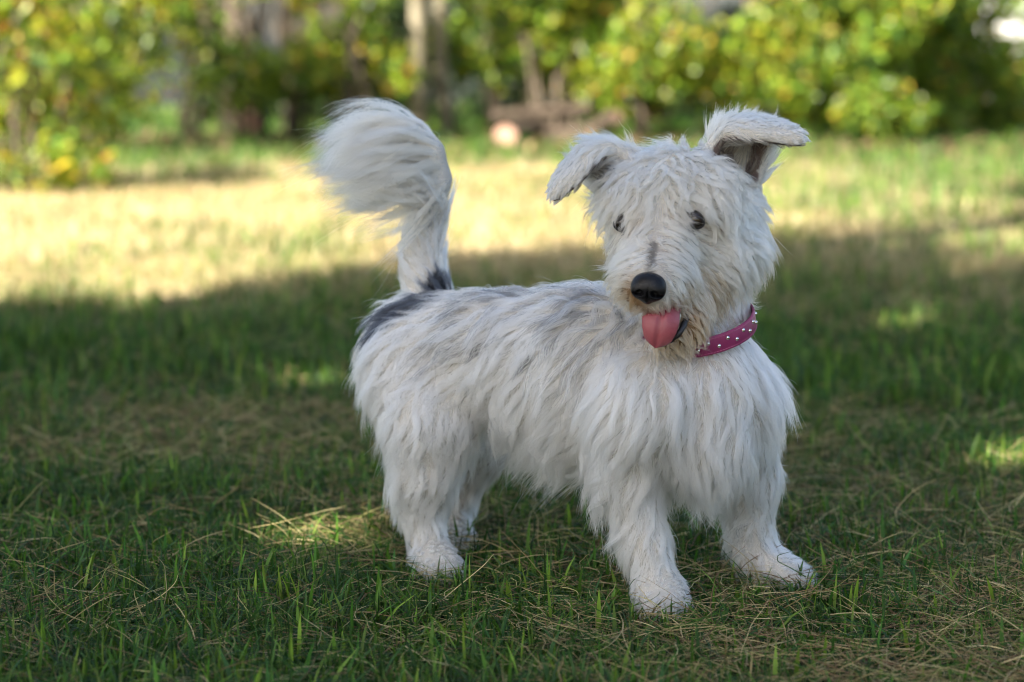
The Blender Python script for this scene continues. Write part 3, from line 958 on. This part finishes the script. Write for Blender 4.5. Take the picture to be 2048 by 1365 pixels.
def head_flow(P, rnd):
    q = P - H_C
    x, u, f = q @ R_H, q @ U_H, q @ F_H
    s = np.tanh(x / 0.012)
    muz = np.clip((f - 0.05) / 0.03, 0, 1)
    top = np.clip((u - 0.005) / 0.03, 0, 1) * (1 - muz)
    side = 1 - np.maximum(muz, top)
    fm = -0.15 * F_H + R_H * s[:, None] * 0.70 - U_H * (0.80)
    ft = R_H * (s * 0.42)[:, None] + F_H * 0.70 + U_H * 0.10
    fs = R_H * np.where(s > 0, s * 0.75, s * 0.42)[:, None] - U_H * 0.75 - F_H * 0.10
    return unit(fm * muz[:, None] + ft * top[:, None] + fs * side[:, None]), x, u, f


def N_OUT(S):
    """1 for hairs on the outer face of an ear, 0 elsewhere"""
    o = np.zeros(len(S))
    near = np.min(np.linalg.norm(S[:, None] - EIP[None, ::25], axis=2), 1) < 0.03
    for i in np.nonzero(near)[0]:
        _, j, d = kd_ear.find(S[i])
        if d < 0.012 and float((S[i] - EIP[j]) @ EIN[j]) < 0: o[i] = 1
    return o


def groom(n_guides, n_strands, seed):
    rng = np.random.default_rng(seed)
    flowF, lenF, liftF, WF, regF = skin_attr(FC)
    dens = np.ones(len(FC))
    reg = BREG[regF]
    headish = np.isin(reg, ['head', 'cheek', 'muzzle', 'jaw', 'ear'])
    dens[headish] = 2.3
    dens[np.isin(reg, ['paw', 'foot'])] = 1.8
    dens[np.isin(reg, ['plume'])] = 3.0
    d_n = np.linalg.norm(FC - NC, axis=1)
    dens[d_n < 0.0235] = 0
    dens[np.linalg.norm(FC - EYE_L, axis=1) < 0.0110] = 0
    dens[np.linalg.norm(FC - EYE_R, axis=1) < 0.0085] = 0
    mouth = np.linalg.norm(FC - at(1330, 622, 2.93), axis=1)
    dens[mouth < 0.016] = 0
    ei = inner_ear(FC, FN)
    dens[ei > 0] *= 0.30
    for cav in (at(1497, 335, 3.09), at(1195, 358, 3.09)):                # thin hair in front of the ear openings
        dens[(np.linalg.norm(FC - cav, axis=1) < 0.028) & np.isin(reg, ['head', 'cheek'])] *= 0.5
    pr = FA * dens
    pr /= pr.sum()

    def roots(n):
        k = rng.choice(len(FC), n, p=pr)
        q = DV[DQ[k]]
        a, b = rng.random((n, 1)), rng.random((n, 1))
        return (q[:, 0] * (1 - a) + q[:, 1] * a) * (1 - b) + (q[:, 3] * (1 - a) + q[:, 2] * a) * b, k

    G, gk = roots(n_guides)
    N = FN[gk]
    # smooth normals a little through the vertex neighbours
    flow, length, lift, _, _ = flowF[gk], lenF[gk].copy(), liftF[gk].copy(), 0, 0
    rg = reg[gk]
    hd = np.isin(rg, ['head', 'cheek', 'muzzle', 'jaw'])
    hf, hx, hu, hfw = head_flow(G, None)
    flow = np.where(hd[:, None], hf, unit(flow))
    jit = np.where(np.isin(rg, ['head']), 0.42, np.where(np.isin(rg, ['cheek', 'muzzle', 'jaw']), 0.24, np.where(np.isin(rg, ['ear', 'paw', 'foot', 'tail']), 0.12, 0.2)))
    flow = unit(flow + rng.normal(size=G.shape) * jit[:, None])
    # local lengths
    dn = np.linalg.norm(G - NC, axis=1)
    length *= np.clip(0.20 + (dn - 0.022) / 0.030, 0.20, 1)
    for e in (EYE_L, EYE_R):
        q = G - e
        de = np.linalg.norm(q, axis=1)
        length *= np.where(q @ U_H < 0.002, np.clip(0.35 + (de - 0.010) / 0.03, 0.35, 1), np.clip(0.30 + (de - 0.010) / 0.030, 0.30, 1))
        aw = unit(q - (q @ F_H)[:, None] * F_H)
        flow = np.where(((de < 0.022) & (q @ U_H < 0.002))[:, None], unit(flow * 0.8 + aw * 0.9), flow)
        flow = np.where(((de < 0.035) & (q @ U_H >= 0.002))[:, None], unit(flow * 0.8 - U_H * 0.5 + F_H * 0.35 + R_H * np.sign((e - H_C) @ R_H) * 0.5), flow)
    back = (N[:, 2] > 0.55) & np.isin(rg, ['torso'])
    length[back] *= 0.85
    dc = np.abs((G - COLLAR_C) @ COLLAR_AX)
    rc = np.linalg.norm(np.cross(G - COLLAR_C, COLLAR_AX), axis=1)
    band = (dc < 0.016) & (rc < 0.095)
    hc = (G - COLLAR_C) @ COLLAR_AX
    above = (hc > 0) & (hc < 0.11) & (rc < 0.13) & (G[:, 0] > COLLAR_C[0] - 0.005) & (G[:, 0] < COLLAR_C[0] + 0.058) & (G[:, 1] < COLLAR_C[1] + 0.03) & np.isin(rg, ['neck', 'jaw', 'cheek', 'head'])
    length[band] *= 0.25
    length[above] = np.minimum(length[above], np.maximum(0.012, hc[above] * 1.1 + 0.002))
    length[ei[gk] > 0] *= 0.6
    for cav in (at(1497, 335, 3.09), at(1195, 358, 3.09)):
        nc_ = (np.linalg.norm(G - cav, axis=1) < 0.034) & np.isin(rg, ['head', 'cheek'])
        length[nc_] *= 0.55
    ruff = np.exp(-(np.linalg.norm(G - surf(1130, 570), axis=1) / 0.06) ** 2)
    lift = lift * (1 + 1.6 * ruff)
    length[hd & (hx < -0.02) & (hu < 0.01)] *= 0.75
    length *= rng.uniform(0.65, 1.3, n_guides) * np.where(np.isin(rg, ['torso', 'chest', 'thigh', 'leg', 'head', 'neck']), 1.10, 1.0)
    t = unit(flow - np.sum(flow * N, 1, keepdims=True) * N * np.where(np.isin(rg, ['plume']), 0.25, 0.9)[:, None])
    K = 9
    sw = np.stack([vnoise(G[:, 0] + 3 * G[:, 1], G[:, 2], 0.10), vnoise(G[:, 1] + 9, G[:, 2] + 2 * G[:, 0], 0.09), vnoise(G[:, 0] - 7, G[:, 2] - G[:, 1], 0.08)], 1) - 0.5
    swa = np.where(np.isin(rg, ['paw', 'foot', 'ear', 'plume', 'tail']), 0.25, np.where(hd, 0.8, 0.55))
    t = unit(t + (sw - np.sum(sw * N, 1, keepdims=True) * N) * swa[:, None] * 1.5)
    lift = lift * rng.uniform(0.6, 1.5, n_guides)
    d = unit(t + N * (lift + rng.normal(0, 0.06, n_guides))[:, None] * 1.6)
    pts = np.zeros((n_guides, K, 3))
    p = G.copy()
    plz = np.clip((G[:, 2] - at(870, 350, 3.38)[2]) / 0.05, -1, 1)
    grav = np.where(np.isin(rg, ['plume']), 0.05 + 0.16 * plz, np.where(np.isin(rg, ['torso', 'chest', 'thigh', 'leg']), 0.16, 0.08))
    # waves: each lock swings sideways along its length
    sd = unit(np.cross(t, N))
    ph, fr = rng.uniform(0, 6.28, n_guides), rng.uniform(3.0, 7.0, n_guides)
    am = np.where(np.isin(rg, ['thigh', 'leg']), 0.90, np.where(np.isin(rg, ['chest', 'torso', 'cheek', 'neck', 'head']), 0.66, np.where(rg == 'plume', 0.32, 0.3))) * rng.uniform(0.3, 1.3, n_guides)
    for k in range(K):
        pts[:, k] = p
        w = k / (K - 1)
        dd = unit(d + sd * (am * np.sin(ph + fr * w * 1.4) * (0.3 + w))[:, None])
        p = p + dd * (length / (K - 1))[:, None]
        d = unit(d * 1.0 + t * 0.10 + DOWN * (grav * (0.4 + w))[:, None] - N * (0.10 * lift)[:, None])
    # keep the locks out of the body
    bvh = BVHTree.FromPolygons([tuple(v) for v in DV], [tuple(q) for q in DQ])
    for k in range(2, K):
        for i in range(n_guides):
            loc, nn, _, dist = bvh.find_nearest(Vector(pts[i, k]), 0.05)
            if loc is None: continue
            need = 0.002 + 0.0045 * (k / K)
            sgn = (Vector(pts[i, k]) - loc).dot(nn)
            if sgn < need:
                pts[i, k:] += np.array(nn) * (need - sgn)
    # neighbouring locks draw together into bigger ones
    nb = n_guides // 6
    bk = kdtree.KDTree(nb)
    for i in range(nb): bk.insert(G[i], i)
    bk.balance()
    big = np.array([bk.find(g)[1] for g in G])
    wk = np.linspace(0, 1, K) ** 1.2
    pull = np.where(np.isin(rg, ['paw', 'foot', 'ear']), 0.15, np.where(rg == 'plume', 0.8, 0.6))[:, None] * wk[None, :] * rng.uniform(0.3, 1.2, (n_guides, 1))
    tgt = G[:, None] + (pts[big] - G[big][:, None]) * (length / np.maximum(length[big], 1e-4))[:, None, None] * 1.0 + (G[big] - G)[:, None] * 0.75
    same = np.linalg.norm(G[big] - G, axis=1) < 0.03
    pts = np.where(same[:, None, None], pts * (1 - pull[..., None]) + tgt * pull[..., None], pts)
    # strands follow the nearest lock
    S, sk = roots(n_strands)
    kd = kdtree.KDTree(n_guides)
    for i, g in enumerate(G): kd.insert(g, i)
    kd.balance()
    near = np.array([kd.find(s)[1] for s in S])
    # now and then a strand belongs to a neighbouring lock
    w = np.linspace(0, 1, K)
    clump = (w ** 0.55)[None, :] * np.sqrt(rng.uniform(0.45, 1.0, n_strands))[:, None] * 0.96
    stray = rng.random(n_strands) < 0.08
    clump[stray] *= 0.25
    lf = rng.uniform(0.55, 1.08, n_strands)
    lf = np.where(rg[near] == 'plume', 0.75 + 0.3 * lf, lf)
    lf[stray] *= rng.uniform(0.8, 1.25, stray.sum())
    rel = pts[near] - G[near][:, None]
    off0 = (S - G[near])[:, None]
    P = G[near][:, None] + rel * lf[:, None, None] + off0 * (1 - clump)[..., None]
    fz = rng.normal(0, 1, (n_strands, 3)); fz2 = rng.normal(0, 1, (n_strands, 3))
    ll = length[near]
    P += (fz[:, None] * (w ** 1.5)[None, :, None] + fz2[:, None] * np.sin(w * 5.0)[None, :, None] * 0.4) * (ll * np.where(stray, 0.11, 0.035))[:, None, None]
    rr = np.where(np.isin(reg[sk], ['paw', 'foot', 'muzzle', 'ear']), 0.00015, 0.00022) * rng.uniform(0.7, 1.35, n_strands)
    rad = rr[:, None] * np.interp(w, [0, 0.55, 1], [1.0, 0.85, 0.15])[None, :]
    r_lock = rng.random(n_guides)
    r1 = np.clip(r_lock[near] * 0.6 + rng.random(n_strands) * 0.4, 0, 1)
    r2 = np.clip(rng.random(n_guides)[near] * 0.8 + rng.random(n_strands) * 0.2, 0, 1)
    c = coat_colour(S * 0.6 + P[:, 4] * 0.4, r1, r2, P[:, 6])
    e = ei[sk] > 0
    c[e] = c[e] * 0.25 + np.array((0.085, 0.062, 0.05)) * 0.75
    jw = (reg[sk] == 'jaw') & (rng.random(n_strands) < 0.75)
    c[jw] = c[jw] * 0.25 + TANC * 0.75
    mo = (reg[sk] == 'muzzle') & (P[:, 6] @ U_H < at(1300, 600, 2.9) @ U_H + 0.004) & (rng.random(n_strands) < 0.8)
    c[mo] = c[mo] * 0.5 + TANC * 0.5
    hh_ = np.isin(reg[sk], ['head', 'cheek', 'muzzle', 'jaw', 'ear'])
    c[hh_] = c[hh_] * np.array((1.0, 0.925, 0.79))
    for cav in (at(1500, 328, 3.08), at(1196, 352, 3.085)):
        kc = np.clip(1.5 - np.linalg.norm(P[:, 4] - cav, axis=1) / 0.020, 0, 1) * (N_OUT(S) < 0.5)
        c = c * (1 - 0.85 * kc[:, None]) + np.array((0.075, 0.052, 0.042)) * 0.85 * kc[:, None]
    pl = reg[sk] == 'plume'
    c[pl] = c[pl] * np.array((0.95, 0.86, 0.69))
    return P, rad, c, reg[sk]


M_SKIN, nt, out = new_mat('dog_skin')
b = principled(nt, (0.6, 0.55, 0.5), 0.8, 0.15)
an = nt.nodes.new('ShaderNodeAttribute'); an.attribute_name = 'col'
nt.links.new(an.outputs['Color'], b.inputs['Base Color'])
nt.links.new(b.outputs[0], out.inputs[0])

M_FUR, nt, out = new_mat('dog_fur')
an = nt.nodes.new('ShaderNodeAttribute'); an.attribute_name = 'col'
hb = nt.nodes.new('ShaderNodeBsdfHairPrincipled')
hb.parametrization = 'COLOR'
hb.inputs['Roughness'].default_value = 0.45
hb.inputs['Radial Roughness'].default_value = 0.6
hb.inputs['Random Roughness'].default_value = 0.2
nt.links.new(an.outputs['Color'], hb.inputs['Color'])
nt.links.new(hb.outputs[0], out.inputs[0])

M_NOSE = noise_mat('nose_leather', (0.004, 0.004, 0.005), (0.009, 0.009, 0.011), 60, 0.24, 0.25, 0.5, 900, dist=0.0010)
M_EYE = noise_mat('eye_dark', (0.006, 0.004, 0.003), (0.02, 0.010, 0.005), 40, 0.04, 0.6, 0.0)
M_LIP = noise_mat('lip', (0.010, 0.009, 0.010), (0.03, 0.024, 0.025), 80, 0.35, 0.5, 0.4, 500, dist=0.0008)
M_TONGUE = noise_mat('tongue_flesh', (0.25, 0.048, 0.066), (0.33, 0.085, 0.10), 40, 0.26, 0.5, 0.8, 700, dist=0.0012)
M_CLAW = noise_mat('claw_horn', (0.03, 0.025, 0.02), (0.08, 0.06, 0.05), 60, 0.35, 0.4, 0)
M_TOOTH = noise_mat('tooth', (0.75, 0.70, 0.58), (0.8, 0.76, 0.66), 20, 0.3, 0.5, 0)
M_COLLAR = noise_mat('collar_leather', (0.22, 0.024, 0.090), (0.28, 0.036, 0.12), 40, 0.45, 0.4, 0.25, 600, dist=0.0006)
M_STITCH = noise_mat('stitching', (0.50, 0.14, 0.27), (0.55, 0.18, 0.30), 40, 0.7, 0.2, 0)
M_STUD, nt, out = new_mat('stud_metal')
b = principled(nt, (0.75, 0.74, 0.72), 0.18, 0.5); b.inputs['Metallic'].default_value = 1
nt.links.new(b.outputs[0], out.inputs[0])

dog = empty('dog', tuple(at(1100, 1150, 3.15) * np.array((1, 1, 0))))
tag(dog, 'scruffy white and grey terrier standing on the lawn with its tongue out', 'dog')
vr = np.random.default_rng(5)
sk_col = coat_colour(DV, np.full(len(DV), 0.6), np.full(len(DV), 0.8)) * np.array((0.62, 0.60, 0.57))
vn = np.zeros_like(DV)
for i in range(4): np.add.at(vn, DQ[:, i], FN * FA[:, None])
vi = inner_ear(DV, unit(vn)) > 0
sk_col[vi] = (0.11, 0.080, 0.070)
mdark = np.linalg.norm(DV - at(1328, 618, 2.93), axis=1) < 0.020
sk_col[mdark] = (0.02, 0.015, 0.015)
for e in (EYE_L, EYE_R):
    sk_col[np.linalg.norm(DV - e, axis=1) < 0.0135] = (0.012, 0.010, 0.009)
body = mesh_obj('body', DV, DQ, M_SKIN, dog, sk_col)

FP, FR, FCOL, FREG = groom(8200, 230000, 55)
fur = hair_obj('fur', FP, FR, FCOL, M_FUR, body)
tag(fur, 'shaggy wavy white coat with slate-grey mottling on the back', kind='stuff')

# whiskers and long dark hairs round the mouth
rng = np.random.default_rng(77)
wp, wr, wc = [], [], []
for k in range(60):
    s = 1 if k % 2 else -1
    base = at(1300 + s * rng.uniform(20, 48), rng.uniform(585, 618), 2.905 + rng.uniform(0, 0.02)) if k < 26 else at(rng.uniform(1295, 1375), rng.uniform(675, 700), rng.uniform(2.92, 2.95))
    d = unit(R_H * s * rng.uniform(0.1, 0.6) - U_H * rng.uniform(0.6, 1.2) + rng.normal(0, 0.2, 3))
    L = rng.uniform(0.015, 0.034)
    t = np.linspace(0, 1, 9)[:, None]
    wp.append(base + d * L * t + DOWN * 0.010 * t * t + np.cross(d, F_H) * rng.normal(0, 0.004) * t * t)
    wr.append(np.linspace(0.00022, 0.00006, 9))
    wc.append((0.03, 0.022, 0.018) if rng.random() < 0.6 else (0.30, 0.2, 0.12))
tag(hair_obj('whiskers', np.array(wp), np.array(wr), np.array(wc), M_FUR, body), 'long dark hairs round the mouth', kind='stuff')


# ---- nose, eyes, mouth
def ellipsoid_field(items, cuts, h, pad=0.006):
    """items / cuts: (centre, (rx, ry, rz), axes) blended into one lump, with hollows cut out"""
    C = np.array([i[0] for i in items]); m = max(max(i[1]) for i in items) + pad
    lo, hi = C.min(0) - m, C.max(0) + m
    n = np.ceil((hi - lo) / h).astype(int) + 1
    g = np.stack(np.meshgrid(*[lo[i] + h * np.arange(n[i]) for i in range(3)], indexing='ij'), -1)
    def ell(c, r, A):
        q = (g - c) @ np.array(A).T / np.array(r)
        return (np.linalg.norm(q, axis=-1) - 1) * min(r)
    k = 0.003
    f = -k * np.log(sum(np.exp(np.clip(-ell(*i) / k, -30, 30)) for i in items))
    for c in cuts:
        f = np.maximum(f, -ell(*c))
    return surface_nets(f, lo, h)


F_N = unit(np.array((-0.18, -1.0, -0.12))); R_N = unit(np.cross(F_N, (0.1, 0, 1.0))); U_N = np.cross(R_N, F_N)
AX = (R_N, U_N, F_N)
loc = lambda r, u, f: NC + R_N * r + U_N * u + F_N * f
v, q = ellipsoid_field([(loc(0, 0.001, 0), (0.0200, 0.0150, 0.013), AX), (loc(0.010, -0.003, 0.003), (0.0105, 0.011, 0.010), AX), (loc(-0.010, -0.003, 0.003), (0.0105, 0.011, 0.010), AX), (loc(0, -0.012, -0.001), (0.007, 0.009, 0.008), AX), (loc(0, 0.009, -0.004), (0.016, 0.009, 0.012), AX)],
                       [(loc(0.0095, -0.005, 0.014), (0.0050, 0.0042, 0.011), AX), (loc(-0.0095, -0.005, 0.014), (0.0050, 0.0042, 0.011), AX), (loc(0.0155, -0.007, 0.011), (0.006, 0.0022, 0.010), AX), (loc(-0.0155, -0.007, 0.011), (0.006, 0.0022, 0.010), AX), (loc(0, -0.012, 0.013), (0.0013, 0.012, 0.006), AX)], 0.0011)
tag(mesh_obj('nose', v, q, M_NOSE, dog), 'moist black nose')
for e in (EYE_L, EYE_R):
    v, q = ellipsoid_field([(e + F_H * -0.004, (0.0125, 0.0125, 0.0125), AX)], [], 0.0012)
    ey = tag(mesh_obj('eye', v, q, M_EYE, dog), 'glossy dark eye')
    ring = [e + F_H * 0.0025 + R_H * math.cos(a) * 0.0115 + U_H * math.sin(a) * 0.0090 for a in np.linspace(0, 2 * math.pi, 19)]
    v, q = tube(np.array(ring), np.full(19, 0.0022), 6, caps=False)
    mesh_obj('eyelid', v, q, M_LIP, ey)


def sweep_flat(path, widths, thick, side, n_c=20, groove=0.0, cup=0.0):
    """flattened tube with its own width and thickness at each point; groove runs down the middle"""
    path = np.asarray(path); m = len(path)
    tan = unit(np.gradient(path, axis=0)); V = []
    for i in range(m):
        s = unit(side - tan[i] * (side @ tan[i])); n = np.cross(s, tan[i])
        for a in np.linspace(0, 2 * math.pi, n_c, endpoint=False):
            x, y = math.cos(a), math.sin(a)
            gr = groove * math.exp(-(x / 0.13) ** 2)
            V.append(path[i] + s * widths[i] * x + n * (thick[i] * y - (gr if y > 0 else -0.3 * gr) + cup * x * x))
    F = [(i * n_c + j, i * n_c + (j + 1) % n_c, (i + 1) * n_c + (j + 1) % n_c, (i + 1) * n_c + j) for i in range(m - 1) for j in range(n_c)]
    V.append(path[0]); V.append(path[-1] + tan[-1] * thick[-1] * 0.5); b_, t_ = len(V) - 2, len(V) - 1
    for j in range(0, n_c, 2):
        F.append((b_, (j + 2) % n_c, j + 1, j)); o = (m - 1) * n_c
        F.append((t_, o + j, o + j + 1, o + (j + 2) % n_c))
    return np.array(V), np.array(F)


def spline(ctrl, n):
    c = np.array(ctrl, float); ts = np.linspace(0, len(c) - 1, n); out = []
    for t in ts:
        i = min(int(t), len(c) - 2); u = t - i
        p0, p1, p2, p3 = c[max(i - 1, 0)], c[i], c[i + 1], c[min(i + 2, len(c) - 1)]
        out.append(0.5 * (2 * p1 + (-p0 + p2) * u + (2 * p0 - 5 * p1 + 4 * p2 - p3) * u * u + (-p0 + 3 * p1 - 3 * p2 + p3) * u ** 3))
    return np.array(out)


tp = spline([at(1338, 600, 2.955), at(1328, 612, 2.915), at(1322, 632, 2.893), at(1317, 662, 2.888), at(1311, 696, 2.895)], 26)
tt = np.linspace(0, 1, 26)
tw = np.interp(tt, [0, 0.3, 0.55, 0.75, 0.88, 0.95, 1], [0.019, 0.0225, 0.0245, 0.0228, 0.0185, 0.0135, 0.004])
th = np.interp(tt, [0, 0.5, 0.9, 1], [0.005, 0.0038, 0.003, 0.0015])
v, q = sweep_flat(tp, tw, th, R_H, 40, 0.0050, -0.006)
tag(mesh_obj('tongue', v, q, M_TONGUE, dog), 'pink tongue hanging out of the open mouth')
v, q = tube(spline([at(1386, 596, 2.968), at(1381, 614, 2.946), at(1371, 641, 2.925), at(1360, 664, 2.912), at(1340, 686, 2.912)], 16), np.interp(np.linspace(0, 1, 16), [0, .3, .8, 1], [0.002, 0.0046, 0.0040, 0.0015]) * (1 + 0.12 * np.sin(np.arange(16) * 2.2)), 10)
mesh_obj('lower_lip', v, q, M_LIP, dog)
v, q = tube(spline([at(1272, 600, 2.918), at(1290, 608, 2.898), at(1302, 606, 2.893), at(1322, 606, 2.899), at(1355, 606, 2.925), at(1395, 588, 2.965)], 18), np.full(18, 0.0042), 8)
mesh_obj('upper_lip', v, q, M_LIP, dog)
v, q = tube(np.array([at(1358, 638, 2.918), at(1358, 630, 2.914), at(1357, 622, 2.913)]), [0.0028, 0.0022, 0.0004], 8)
mesh_obj('tooth', v, q, M_TOOTH, dog)

for c_, d_ in CLAWS:
    v, q = tube(np.array([c_, c_ + d_ * 0.006 + DOWN * 0.001, c_ + d_ * 0.011 + DOWN * 0.006]), [0.0026, 0.0020, 0.0005], 8)
    mesh_obj('claw', v, q, M_CLAW, dog)

# ---- collar: a leather band with a row of studs
cx_ = unit(np.cross((0, 1, 0), COLLAR_AX)); cy_ = np.cross(COLLAR_AX, cx_)
C_R, C_H, C_T = 0.0785, 0.0125, 0.0018


def ring_pt(a, r, z):
    return COLLAR_C + cx_ * math.cos(a) * r + cy_ * math.sin(a) * r * 0.98 + COLLAR_AX * z


prof = [(C_R, -C_H), (C_R + C_T, -C_H), (C_R + C_T + 0.0006, -C_H + 0.001), (C_R + C_T + 0.0006, C_H - 0.001), (C_R + C_T, C_H), (C_R, C_H)]
na = 96
V = np.array([ring_pt(2 * math.pi * i / na, r, z) for i in range(na) for r, z in prof])
m = len(prof)
F = np.array([(i * m + j, ((i + 1) % na) * m + j, ((i + 1) % na) * m + (j + 1) % m, i * m + (j + 1) % m) for i in range(na) for j in range(m)])
collar = tag(mesh_obj('collar', V, F, M_COLLAR, dog), 'magenta leather collar with silver studs')
stud_v, stud_q = None, None
for i in range(36):
    a = 2 * math.pi * (i + 0.5) / 36
    z = 0.0045 if i % 2 else -0.0025
    c = ring_pt(a, C_R + C_T + 0.0006, z)
    n_ = unit(ring_pt(a, 1.0, 0) - ring_pt(a, 0.5, 0))
    if stud_v is None:
        bm = bmesh.new(); bmesh.ops.create_uvsphere(bm, u_segments=8, v_segments=6, radius=0.0030)
        st_me = bpy.data.meshes.new('stud'); bm.to_mesh(st_me); bm.free()
        for p_ in st_me.polygons: p_.use_smooth = True
        st_me.materials.append(M_STUD); stud_v = 1
    o = bpy.data.objects.new('stud', st_me)
    COL.objects.link(o)
    o.parent = collar
    o.location = Vector(c)
for z in (-C_H + 0.0028, C_H - 0.0028):
    parts_ = []
    for i in range(120):
        a0, a1 = 2 * math.pi * i / 120, 2 * math.pi * (i + 0.6) / 120
        parts_.append(tube(np.array([ring_pt(a0, C_R + C_T + 0.0008, z), ring_pt(a1, C_R + C_T + 0.0008, z)]), [0.0005, 0.0005], 4))
    v, q = join(parts_)
    tag(mesh_obj('stitching', v, q, M_STITCH, collar), kind='stuff')
